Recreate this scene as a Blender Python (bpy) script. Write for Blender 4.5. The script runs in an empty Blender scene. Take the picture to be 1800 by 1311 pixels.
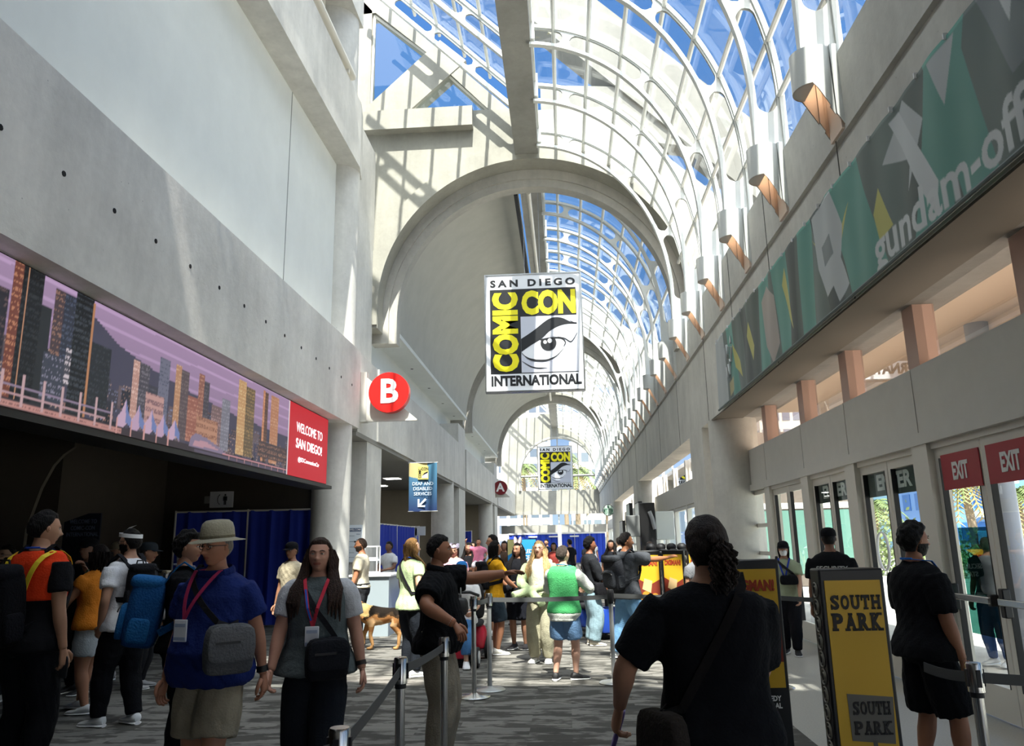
import bpy, bmesh, math, random
import numpy as np
from mathutils import Vector, Matrix, noise
from math import sin, cos, pi, sqrt, radians as R
S = bpy.context.scene
COL = S.collection
# ---------------------------------------------------------------- camera, sky, sun, exposure
cam = bpy.data.objects.new('camera', bpy.data.cameras.new('camera')); COL.objects.link(cam)
cam.data.sensor_fit = 'HORIZONTAL'; cam.data.sensor_width = 36; cam.data.lens = 1338/1800*36
cam.data.clip_start = .05; cam.data.clip_end = 600
_M = ((.99742779, .0334123, .06341472), (.06915392, -.21583302, -.97397836), (-.01885587, .97585846, -.21758845))
cam.matrix_world = Matrix.Translation((0, 0, 1.6)) @ Matrix(_M).to_4x4()
S.camera = cam
SUN_EL = 61.0
SUNDIR = Vector((.05, -cos(R(SUN_EL)), sin(R(SUN_EL)))).normalized()   # towards the sun
sun = bpy.data.objects.new('sun', bpy.data.lights.new('sun', 'SUN')); COL.objects.link(sun)
sun.data.energy = 7.4; sun.data.angle = R(.6); sun.data.color = (1, .95, .87)
sun.rotation_euler = SUNDIR.to_track_quat('Z', 'Y').to_euler()
W = bpy.data.worlds.new('world'); S.world = W; W.use_nodes = True
def sky():
    t = W.node_tree; n = t.nodes; l = t.links; n.clear()
    out = n.new('ShaderNodeOutputWorld'); bg = n.new('ShaderNodeBackground')
    tc = n.new('ShaderNodeTexCoord'); sep = n.new('ShaderNodeSeparateXYZ')
    l.new(tc.outputs['Generated'], sep.inputs[0])
    el = n.new('ShaderNodeValToRGB'); el.color_ramp.elements[0].position = .0; el.color_ramp.elements[1].position = .75
    el.color_ramp.elements[0].color = (.55, .68, .85, 1); el.color_ramp.elements[1].color = (.075, .215, .56, 1)
    e = el.color_ramp.elements.new(.22); e.color = (.115, .29, .64, 1)
    l.new(sep.outputs['Z'], el.inputs[0])
    dot = n.new('ShaderNodeVectorMath'); dot.operation = 'DOT_PRODUCT'; dot.inputs[1].default_value = SUNDIR
    l.new(tc.outputs['Generated'], dot.inputs[0])
    mx = n.new('ShaderNodeMath'); mx.operation = 'MAXIMUM'; mx.inputs[1].default_value = 0; l.new(dot.outputs['Value'], mx.inputs[0])
    pw = n.new('ShaderNodeMath'); pw.operation = 'POWER'; pw.inputs[1].default_value = 5; l.new(mx.outputs[0], pw.inputs[0])
    ml = n.new('ShaderNodeMix'); ml.data_type = 'RGBA'; ml.blend_type = 'ADD'; ml.inputs[0].default_value = 1
    sc = n.new('ShaderNodeVectorMath'); sc.operation = 'SCALE'; sc.inputs[0].default_value = (6.5, 6.6, 6.4); l.new(pw.outputs[0], sc.inputs['Scale'])
    l.new(el.outputs[0], ml.inputs[6]); l.new(sc.outputs[0], ml.inputs[7])
    l.new(ml.outputs[2], bg.inputs[0]); bg.inputs[1].default_value = .7
    l.new(bg.outputs[0], out.inputs[0])
sky()
S.view_settings.view_transform = 'Standard'; S.view_settings.look = 'None'; S.view_settings.gamma = 1
S.view_settings.use_curve_mapping = False; S.view_settings.exposure = .9
# ---------------------------------------------------------------- materials
MATS = {}
def hexc(c):
    if isinstance(c, str):
        c = [int(c[i:i+2], 16)/255 for i in (0, 2, 4)]
        c = [x/12.92 if x <= .04045 else ((x+.055)/1.055)**2.4 for x in c]
    return (*c[:3], 1)
def mat(name, c, rough=.6, metal=0, var=0, vscale=4, bump=0, bscale=30, emit=0, spec=.5, stretch=(1, 1, 1), c2=None, trans=0):
    if name in MATS: return MATS[name]
    m = bpy.data.materials.new(name); m.use_nodes = True; t = m.node_tree; n = t.nodes; l = t.links
    b = n['Principled BSDF']; c = hexc(c)
    b.inputs['Base Color'].default_value = c; b.inputs['Roughness'].default_value = rough
    b.inputs['Metallic'].default_value = metal; b.inputs['Specular IOR Level'].default_value = spec
    if emit: b.inputs['Emission Color'].default_value = c; b.inputs['Emission Strength'].default_value = emit
    if var or bump or c2:
        tc = n.new('ShaderNodeTexCoord'); mp = n.new('ShaderNodeMapping'); mp.inputs['Scale'].default_value = stretch
        l.new(tc.outputs['Object'], mp.inputs[0])
    if var or c2:
        nz = n.new('ShaderNodeTexNoise'); nz.inputs['Scale'].default_value = vscale; nz.inputs['Detail'].default_value = 6; nz.inputs['Roughness'].default_value = .62
        l.new(mp.outputs[0], nz.inputs[0])
        rp = n.new('ShaderNodeValToRGB'); rp.color_ramp.elements[0].position = .3; rp.color_ramp.elements[1].position = .7
        if c2: a, z = c, hexc(c2)
        else:
            a = tuple(x*(1-var) for x in c[:3])+(1,); z = tuple(min(1, x*(1+var)) for x in c[:3])+(1,)
        rp.color_ramp.elements[0].color = a; rp.color_ramp.elements[1].color = z
        l.new(nz.outputs[0], rp.inputs[0]); l.new(rp.outputs[0], b.inputs['Base Color'])
    if bump:
        nb = n.new('ShaderNodeTexNoise'); nb.inputs['Scale'].default_value = bscale; nb.inputs['Detail'].default_value = 4
        l.new(mp.outputs[0], nb.inputs[0]); bp = n.new('ShaderNodeBump'); bp.inputs['Strength'].default_value = bump; bp.inputs['Distance'].default_value = .02
        l.new(nb.outputs[0], bp.inputs['Height']); l.new(bp.outputs[0], b.inputs['Normal'])
    MATS[name] = m; return m
def concrete(name, c, dark=.6):
    m = bpy.data.materials.new(name); m.use_nodes = True; t = m.node_tree; n = t.nodes; l = t.links
    b = n['Principled BSDF']; b.inputs['Roughness'].default_value = .75; c = hexc(c)
    tc = n.new('ShaderNodeTexCoord')
    def nz(scale, st=(1, 1, 1), det=6):
        mp = n.new('ShaderNodeMapping'); mp.inputs['Scale'].default_value = st; l.new(tc.outputs['Object'], mp.inputs[0])
        q = n.new('ShaderNodeTexNoise'); q.inputs['Scale'].default_value = scale; q.inputs['Detail'].default_value = det; q.inputs['Roughness'].default_value = .65
        l.new(mp.outputs[0], q.inputs[0]); return q.outputs[0]
    def ramp(src, p0, p1, c0, c1):
        r = n.new('ShaderNodeValToRGB'); r.color_ramp.elements[0].position = p0; r.color_ramp.elements[1].position = p1
        r.color_ramp.elements[0].color = (c0, c0, c0, 1); r.color_ramp.elements[1].color = (c1, c1, c1, 1); l.new(src, r.inputs[0]); return r.outputs[0]
    def mul(a, bb):
        x = n.new('ShaderNodeMix'); x.data_type = 'RGBA'; x.blend_type = 'MULTIPLY'; x.inputs[0].default_value = 1
        if isinstance(a, tuple): x.inputs[6].default_value = a
        else: l.new(a, x.inputs[6])
        l.new(bb, x.inputs[7]); return x.outputs[2]
    o = mul(c, ramp(nz(.7), .3, .7, .84, 1.12)); o = mul(o, ramp(nz(2.2, (1, 1, .12)), .3, .72, .88, 1.06))
    o = mul(o, ramp(nz(9), .3, .7, .95, 1.04))
    vo = n.new('ShaderNodeTexVoronoi'); vo.inputs['Scale'].default_value = 5; l.new(tc.outputs['Object'], vo.inputs[0])
    o = mul(o, ramp(vo.outputs['Distance'], .02, .05, dark, 1))
    l.new(o, b.inputs['Base Color'])
    bp = n.new('ShaderNodeBump'); bp.inputs['Strength'].default_value = .15; bp.inputs['Distance'].default_value = .02
    l.new(nz(14), bp.inputs['Height']); l.new(bp.outputs[0], b.inputs['Normal'])
    MATS[name] = m; return m
def glass(name, tint=(.93, .97, .96), refl=1.0, ior=1.5, haze=0):
    m = bpy.data.materials.new(name); m.use_nodes = True; t = m.node_tree; n = t.nodes; l = t.links; n.clear()
    o = n.new('ShaderNodeOutputMaterial'); tr = n.new('ShaderNodeBsdfTransparent'); tr.inputs[0].default_value = (*tint, 1)
    gl = n.new('ShaderNodeBsdfGlossy'); gl.inputs['Roughness'].default_value = .0; gl.inputs[0].default_value = (1, 1, 1, 1)
    fr = n.new('ShaderNodeFresnel'); ge = n.new('ShaderNodeNewGeometry'); io = n.new('ShaderNodeMapRange')
    io.inputs['To Min'].default_value = ior; io.inputs['To Max'].default_value = 1/ior; l.new(ge.outputs['Backfacing'], io.inputs['Value']); l.new(io.outputs[0], fr.inputs[0])
    mu = n.new('ShaderNodeMath'); mu.operation = 'MULTIPLY'; mu.inputs[1].default_value = refl; mu.use_clamp = True; l.new(fr.outputs[0], mu.inputs[0])
    mx = n.new('ShaderNodeMixShader'); l.new(mu.outputs[0], mx.inputs[0]); l.new(tr.outputs[0], mx.inputs[1]); l.new(gl.outputs[0], mx.inputs[2])
    last = mx.outputs[0]
    if haze:
        df = n.new('ShaderNodeBsdfDiffuse'); df.inputs[0].default_value = (.8, .8, .8, 1); m2 = n.new('ShaderNodeMixShader'); m2.inputs[0].default_value = haze
        l.new(last, m2.inputs[1]); l.new(df.outputs[0], m2.inputs[2]); last = m2.outputs[0]
    l.new(last, o.inputs[0]); MATS[name] = m; return m
def vcol(name, emit=0, rough=.6, spec=.3):
    m = bpy.data.materials.new(name); m.use_nodes = True; t = m.node_tree; n = t.nodes; l = t.links
    b = n['Principled BSDF']; b.inputs['Roughness'].default_value = rough; b.inputs['Specular IOR Level'].default_value = spec
    a = n.new('ShaderNodeVertexColor'); a.layer_name = 'Col'
    if emit:
        b.inputs['Base Color'].default_value = (.01, .01, .01, 1); l.new(a.outputs[0], b.inputs['Emission Color']); b.inputs['Emission Strength'].default_value = emit
    else: l.new(a.outputs[0], b.inputs['Base Color'])
    MATS[name] = m; return m
# ---------------------------------------------------------------- mesh helper
class MB:
    def __init__(s): s.v = []; s.f = []; s.m = []; s.cur = 0; s.c = None
    def add(s, vs, fs):
        o = len(s.v); s.v += [tuple(p) for p in vs]
        for f in fs: s.f.append(tuple(i+o for i in f)); s.m.append(s.cur)
        return s
    def box(s, x0, x1, y0, y1, z0, z1):
        v = [(x0, y0, z0), (x1, y0, z0), (x1, y1, z0), (x0, y1, z0), (x0, y0, z1), (x1, y0, z1), (x1, y1, z1), (x0, y1, z1)]
        return s.add(v, [(0, 3, 2, 1), (4, 5, 6, 7), (0, 1, 5, 4), (1, 2, 6, 5), (2, 3, 7, 6), (3, 0, 4, 7)])
    def obox(s, c, sz, M):
        h = [q/2 for q in sz]
        v = [Vector(c)+M @ Vector((a*h[0], b*h[1], d*h[2])) for d in (-1, 1) for b in (-1, 1) for a in (-1, 1)]
        return s.add(v, [(0, 2, 3, 1), (4, 5, 7, 6), (0, 1, 5, 4), (1, 3, 7, 5), (3, 2, 6, 7), (2, 0, 4, 6)])
    def prism(s, pts, d):
        n = len(pts); d = Vector(d); a = [Vector(p) for p in pts]; b = [p+d for p in a]
        return s.add(a+b, [tuple(range(n-1, -1, -1)), tuple(range(n, 2*n))]+[(i, (i+1) % n, (i+1) % n+n, i+n) for i in range(n)])
    def loft(s, rings, cap=True, closed=True):
        k = len(rings[0]); v = [p for r in rings for p in r]; f = []
        for i in range(len(rings)-1):
            for j in range(k if closed else k-1):
                a = i*k+j; b = i*k+(j+1) % k; f.append((a, b, b+k, a+k))
        if cap: f.append(tuple(range(k-1, -1, -1))); f.append(tuple(range((len(rings)-1)*k, len(rings)*k)))
        return s.add(v, f)
    def tube(s, path, r, n=10, cap=True, flat=1.0, ref=None):
        P = [Vector(p) for p in path]; N = len(P)
        if not hasattr(r, '__len__'): r = [r]*N
        rings = []; u = None
        for i in range(N):
            t = (P[min(i+1, N-1)]-P[max(i-1, 0)])
            t = t.normalized() if t.length > 1e-9 else Vector((0, 0, 1))
            if u is None:
                q = Vector(ref) if ref else (Vector((0, 0, 1)) if abs(t.z) < .9 else Vector((1, 0, 0)))
                u = (q-t*q.dot(t)).normalized()
            else:
                u = u-t*u.dot(t); u = u.normalized() if u.length > 1e-6 else t.orthogonal().normalized()
            w = t.cross(u); rr = r[i]
            ra, rb = (rr if hasattr(rr, '__len__') else (rr, rr*flat))
            rings.append([P[i]+u*(ra*cos(2*pi*j/n))+w*(rb*sin(2*pi*j/n)) for j in range(n)])
        return s.loft(rings, cap)
    def ribbon(s, path, w, t, nrm):
        # flat strap: width w across (along cross of tangent and nrm), thickness t along nrm
        P = [Vector(p) for p in path]; rings = []
        for i in range(len(P)):
            tg = (P[min(i+1, len(P)-1)]-P[max(i-1, 0)]).normalized()
            n = Vector(nrm[i]) if hasattr(nrm[0], '__len__') else Vector(nrm)
            n = (n-tg*n.dot(tg)).normalized(); q = tg.cross(n)
            rings.append([P[i]+q*w/2+n*t/2, P[i]-q*w/2+n*t/2, P[i]-q*w/2-n*t/2, P[i]+q*w/2-n*t/2])
        return s.loft(rings)
    def cyl(s, a, b, r, n=16, r2=None): return s.tube([a, b], [r, r if r2 is None else r2], n)
    def lathe(s, prof, c=(0, 0, 0), n=20):
        return s.loft([[(c[0]+r*cos(2*pi*j/n), c[1]+r*sin(2*pi*j/n), c[2]+z) for j in range(n)] for r, z in prof])
    def ell(s, c, r, n=12, m=8, M=None):
        rings = []
        for i in range(1, m):
            a = -pi/2+pi*i/m; rr = []
            for j in range(n):
                p = Vector((r[0]*cos(a)*cos(2*pi*j/n), r[1]*cos(a)*sin(2*pi*j/n), r[2]*sin(a)))
                rr.append((M @ p if M else p)+Vector(c))
            rings.append(rr)
        return s.loft(rings)
    def xform(s, M, start=0):
        for i in range(start, len(s.v)): s.v[i] = tuple(M @ Vector(s.v[i]))
        return s
    def mesh(s, name, mats):
        me = bpy.data.meshes.new(name); me.from_pydata(s.v, [], s.f)
        for m in (mats if isinstance(mats, (list, tuple)) else [mats]): me.materials.append(m)
        if max(s.m, default=0) > 0: me.polygons.foreach_set('material_index', s.m)
        return me
    def build(s, name, mats, parent=None, smooth=40, bevel=0, loc=None):
        me = s.mesh(name, mats); bm = bmesh.new(); bm.from_mesh(me)
        bmesh.ops.recalc_face_normals(bm, faces=bm.faces); bm.to_mesh(me); bm.free()
        if s.c is not None:
            at = me.color_attributes.new('Col', 'FLOAT_COLOR', 'POINT'); at.data.foreach_set('color', np.array(s.c, dtype=np.float32).ravel())
        if smooth:
            me.polygons.foreach_set('use_smooth', [True]*len(me.polygons)); me.set_sharp_from_angle(angle=R(smooth))
        o = bpy.data.objects.new(name, me); COL.objects.link(o)
        if parent: o.parent = parent
        if loc: o.location = loc
        if bevel:
            md = o.modifiers.new('bevel', 'BEVEL'); md.width = bevel; md.segments = 2; md.limit_method = 'ANGLE'
        return o
def tag(o, label, cat, group=None, kind=None):
    o['label'] = label; o['category'] = cat
    if group: o['group'] = group
    if kind: o['kind'] = kind
    return o
def thing(name, label, cat, loc=(0, 0, 0), rz=0, group=None):
    o = bpy.data.objects.new(name, None); COL.objects.link(o); o.location = loc; o.rotation_euler = (0, 0, rz)
    o.empty_display_size = .1
    return tag(o, label, cat, group)
def struct(o):
    o['kind'] = 'structure'; return o
def text(body, size, name, m, parent=None, loc=(0, 0, 0), rot=None, sx=1, bold=0, depth=.002, space=1, align='CENTER', line=1, shear=0, fn=None, fit=None):
    cu = bpy.data.curves.new(name, 'FONT'); cu.body = body; cu.size = size; cu.offset = bold*size; cu.extrude = depth; cu.space_character = space
    cu.align_x = align; cu.align_y = 'CENTER'; cu.space_line = line; cu.shear = shear; cu.resolution_u = 3
    o = bpy.data.objects.new(name, cu); COL.objects.link(o); dg = bpy.context.evaluated_depsgraph_get()
    me = bpy.data.meshes.new_from_object(o.evaluated_get(dg)); bpy.data.objects.remove(o); bpy.data.curves.remove(cu)
    if fit:
        xs = [v.co.x for v in me.vertices]; ys = [v.co.y for v in me.vertices]; cx, cy = (min(xs)+max(xs))/2, (min(ys)+max(ys))/2
        fx, fy = fit[0]/(max(xs)-min(xs)), fit[1]/(max(ys)-min(ys))
        for v in me.vertices: v.co.x = (v.co.x-cx)*fx; v.co.y = (v.co.y-cy)*fy
    for v in me.vertices:
        if not fit: v.co.x *= sx
        if fn: v.co = fn(v.co)
    me.materials.clear(); me.materials.append(m); me.name = name
    o = bpy.data.objects.new(name, me); COL.objects.link(o)
    if parent: o.parent = parent
    Mx = (rot.to_4x4() if rot is not None else Matrix.Identity(4)); o.matrix_local = Matrix.Translation(loc) @ Mx
    return o
FRONT = Matrix(((1, 0, 0), (0, 0, -1), (0, 1, 0)))     # x right, y up, facing -Y
def facing(ang):   # text plane standing up, facing direction angle (deg) measured from -Y counterclockwise
    return Matrix.Rotation(R(ang), 3, 'Z') @ FRONT
# shared materials

CON = concrete('concrete', 'b4b1a8'); CONL = concrete('pale concrete', '9f9d92', .8); CONG = concrete('grey concrete', '8f8e88')
PLAS = mat('plaster', 'e4e6e0', .8, var=.04, vscale=1.2); STEEL = mat('white steel', 'd4d6d2', .35, var=.02)
ALU = mat('cream aluminium', 'dad6ca', .4); CHROME = mat('brushed chrome', 'c8c8c6', .22, 1); BLACK = mat('black plastic', '101012', .45)
CONF = concrete('fin concrete', '7f7e78'); ENDP = mat('end panel', 'a09e96', .6); CONR = concrete('right wall concrete', 'cbc9c0'); CONB = concrete('left band concrete', 'd3d1ca'); BARREL = mat('barrel plaster', 'b3b2a8', .85, var=.06, vscale=1.5); DARK = mat('dark void', '0a0a0b', .9); WHITE = mat('white sheet', 'f0f0f0', .6); SPAN = mat('white panel', 'cdcbc2', .45, var=.03)
VG = glass('vault glass', (.93, .965, .96), 1.0, 1.45, .018); DG = glass('door glass', (.86, .93, .91), 1.0, 1.5); CG = glass('clerestory glass', (.93, .82, .76), 2.2, 1.6)
# ================================================================ the building
CX, CZ = -.65, 7.5
ARCH = (1.6, 18.4, 34.9, 51.4); YEND = 67.9
RA, RC = 3.97, 3.6
def floor():
    m = bpy.data.materials.new('plank carpet'); m.use_nodes = True; t = m.node_tree; n = t.nodes; l = t.links; b = n['Principled BSDF']
    b.inputs['Roughness'].default_value = .95; b.inputs['Specular IOR Level'].default_value = .1
    tc = n.new('ShaderNodeTexCoord'); br = n.new('ShaderNodeTexBrick'); br.inputs['Scale'].default_value = 1
    br.inputs['Brick Width'].default_value = 1.0; br.inputs['Row Height'].default_value = .25; br.inputs['Mortar Size'].default_value = .0
    br.inputs['Color1'].default_value = (0, 0, 0, 1); br.inputs['Color2'].default_value = (1, 1, 1, 1); br.offset = .37
    l.new(tc.outputs['Object'], br.inputs[0])
    def nz(sc, st, det=5, off=0):
        mp = n.new('ShaderNodeMapping'); mp.inputs['Scale'].default_value = st
        if off: 
            ad = n.new('ShaderNodeVectorMath'); ad.operation = 'MULTIPLY_ADD'; ad.inputs[1].default_value = (off, off*1.7, 0); l.new(br.outputs[0], ad.inputs[0]); l.new(tc.outputs['Object'], ad.inputs[2]); l.new(ad.outputs[0], mp.inputs[0])
        else: l.new(tc.outputs['Object'], mp.inputs[0])
        q = n.new('ShaderNodeTexNoise'); q.inputs['Scale'].default_value = sc; q.inputs['Detail'].default_value = det; q.inputs['Roughness'].default_value = .6
        l.new(mp.outputs[0], q.inputs[0]); return q.outputs[0]
    def ramp(src, p0, p1, c0, c1):
        r = n.new('ShaderNodeValToRGB'); r.color_ramp.elements[0].position = p0; r.color_ramp.elements[1].position = p1
        r.color_ramp.elements[0].color = (*c0, 1); r.color_ramp.elements[1].color = (*c1, 1); l.new(src, r.inputs[0]); return r.outputs[0]
    def mix(a, bb, typ='MULTIPLY', f=1):
        x = n.new('ShaderNodeMix'); x.data_type = 'RGBA'; x.blend_type = typ
        if hasattr(f, 'links'): l.new(f, x.inputs[0])
        else: x.inputs[0].default_value = f
        l.new(a, x.inputs[6]); l.new(bb, x.inputs[7]); return x.outputs[2]
    blot = ramp(nz(2.6, (.75, 1.9, 1), 7, 9), .47, .53, (.074, .072, .065), (.185, .179, .164))
    strk = ramp(nz(2.0, (.6, 9, 1), 4, 5), .35, .68, (.9, .9, .9), (1.08, 1.08, 1.08))
    tone = ramp(br.outputs[0], 0, 1, (.88, .88, .88), (1.1, 1.09, 1.07))
    o = mix(mix(blot, strk), tone); o = mix(o, ramp(nz(160, (1, 1, 1), 2), .3, .7, (.8, .8, .8), (1.2, 1.2, 1.2)))
    l.new(o, b.inputs['Base Color'])
    ob = MB().box(-22, 1.92, -8, 75, -.3, 0).build('floor', m, smooth=0); struct(ob)
    tz = mat('grey terrazzo', '98968f', .45, var=.12, vscale=60)
    struct(MB().box(1.92, 4.0, -8, 75, -.3, 0).build('floor', tz, smooth=0))
floor()
# ---------------------------------------------------------------- left wall of the near bay
LW = dict(band=-4.35, panel=-5.0, beam=-4.5)
def left_near():
    y0, y1 = -6, 15.95
    b = MB().box(-5.0, -4.35, y0, y1, 4.05, 5.75)
    b.cur = 1
    for i in range(16):
        b.cyl((-4.36, 3.6+i*.78, 4.88), (-4.345, 3.6+i*.78, 4.88), .028, 8)
    struct(b.build('wall_left', [CONB, DARK], smooth=30, bevel=0))
    struct(MB().box(-5.4, -5.0, y0, 16.3, 5.75, 10.2).build('wall_left', PLAS, smooth=0))
    j = MB()
    for y in (5.02, 12.9): j.box(-5.0, -4.994, y-.012, y+.012, 5.75, 10.2)
    struct(j.build('trim_1', mat('joint grey', '8f938d', .8), smooth=0))
    b = MB().box(-5.4, -4.5, y0, 16.0, 10.2, 11.85); b.prism([(-5.4, 16.0, 10.2), (-4.5, 16.0, 10.2), (-4.62, 16.6, 10.2), (-5.4, 16.9, 10.2)], (0, 0, 1.65))
    struct(b.build('trim_2', CONB, smooth=30))
    # open gallery above the beam: back wall, cap beam and rail pipe
    struct(MB().box(-7.2, -6.9, y0, 17, 11.85, 14.2).build('wall_left', CONG, smooth=0))
    struct(MB().box(-7.2, -4.62, y0, 16.4, 14.2, 15.4).build('trim_3', CONB, smooth=0))
    struct(MB().box(-7.2, -5.4, y0, 17, 11.7, 11.85).build('floor_gallery', CON, smooth=0))
    g = thing('rail_pipe', 'pale painted pipe rail running along the top edge of the left upper beam', 'rail')
    MB().tube([(-4.5, y0, 12.02), (-4.5, 15.2, 12.02)], .085, 12).build('pipe', ALU, g)
    for y in (1, 6, 11, 14.8): MB().box(-4.56, -4.46, y-.04, y+.04, 11.85, 11.97).build('bracket', ALU, g)
    t = tag(MB().tube([(-5.35, 15.3, 11.85), (-5.35, 15.3, 14.2)], .11, 14).build('downpipe', ALU), 'pale vertical pipe standing by the round column of the upper gallery', 'pipe')
    def column(label, c, r, z0, z1, m=CONB):
        return tag(MB().lathe([(r, z0), (r, z1)], (c[0], c[1], 0), 40).build('concrete_column', m), label, 'column', 'round concrete columns')
    column('round concrete column of the open upper gallery behind the pale rail pipe', (-5.28, 16.1), .62, 11.85, 14.2)
    column('round concrete column between white wall panel and the sunlit arch', (-5.02, 16.25), .44, 5.75, 10.2)
    column('fat round concrete column right of the screen, holding the wall band', (-4.75, 15.4), .39, 0, 4.05)
    column('round concrete column behind the blue hanging banner', (-4.8, 30.2), .43, 0, 4.0)
    column('round concrete column at the left, farther back than the hanging banner', (-4.8, 46.6), .43, 0, 4.0)
    column('round concrete column holding the right wall beside the last entrance door', (3.5, 15.85), .48, 0, 3.98, CONR)
    column('round concrete column of the right wall beyond the second row of windows', (3.5, 32.2), .48, 0, 3.98, CONR)
    column('farthest round concrete column along the right wall', (3.5, 48.6), .48, 0, 3.98, CONR)
    # flat piers at the bay joints
    for i, y in enumerate((16.3, 32.1, 48.5)):
        b = MB().box(-5.6, -4.42, y+(.6 if i == 0 else 0), y+2.0, 0, 4.0).box(-5.6, -4.4, y-.3, y+1.9, 4.0, 5.75 if i == 0 else 6.6)
        if i == 0: b.box(-5.6, -4.75, 16.2, 18.4, 5.75, 11.85)
        struct(b.build('trim_4', CONB, smooth=0))
        b = MB().box(3.05, 3.9, y+.5, y+2.2, 0, 3.98)
        struct(b.build('trim_5', CONR, smooth=0))
left_near()
def left_far():
    for i, (y0, y1) in enumerate(((17.7, 32.1), (34.1, 48.5), (50.5, YEND))):
        struct(MB().box(-5.0, -4.36, y0, y1+.05, 4.0, 5.75).build('wall_left', CONB, smooth=0))
        if i < 2: struct(MB().box(-5.6, -5.2, y0, y1+2, 5.7, 7.3).build('wall_left', PLAS, smooth=0))
        if i < 2:
            ya, yb = ARCH[i+1]+.95, ARCH[i+2]
            b = MB().box(-5.4, -4.42, ya, yb, 7.22, 7.34)
            b.cur = 1
            for k in range(5): b.cyl((-4.85, ya+1.5+k*3.2, 7.215), (-4.85, ya+1.5+k*3.2, 7.222), .05, 8)
            struct(b.build('ceiling_ledge', [PLAS, DARK], smooth=0))
            n = 28; r0, r1 = [], []
            for k in range(n+1):
                a = pi*.5+pi/2*(1-k/n); a = pi-(pi/2-.1)*k/n
                x, z = CX+3.8*cos(a), 7.3+4.1*sin(a); r0.append((x, z))
            rings = [[(x, yy, z) for x, z in r0]+[(x-.2*0-.12, yy, z+.15) for x, z in reversed(r0)] for yy in (ya, yb)]
            struct(MB().loft(rings).build('ceiling', BARREL, smooth=50))
left_far()
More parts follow.
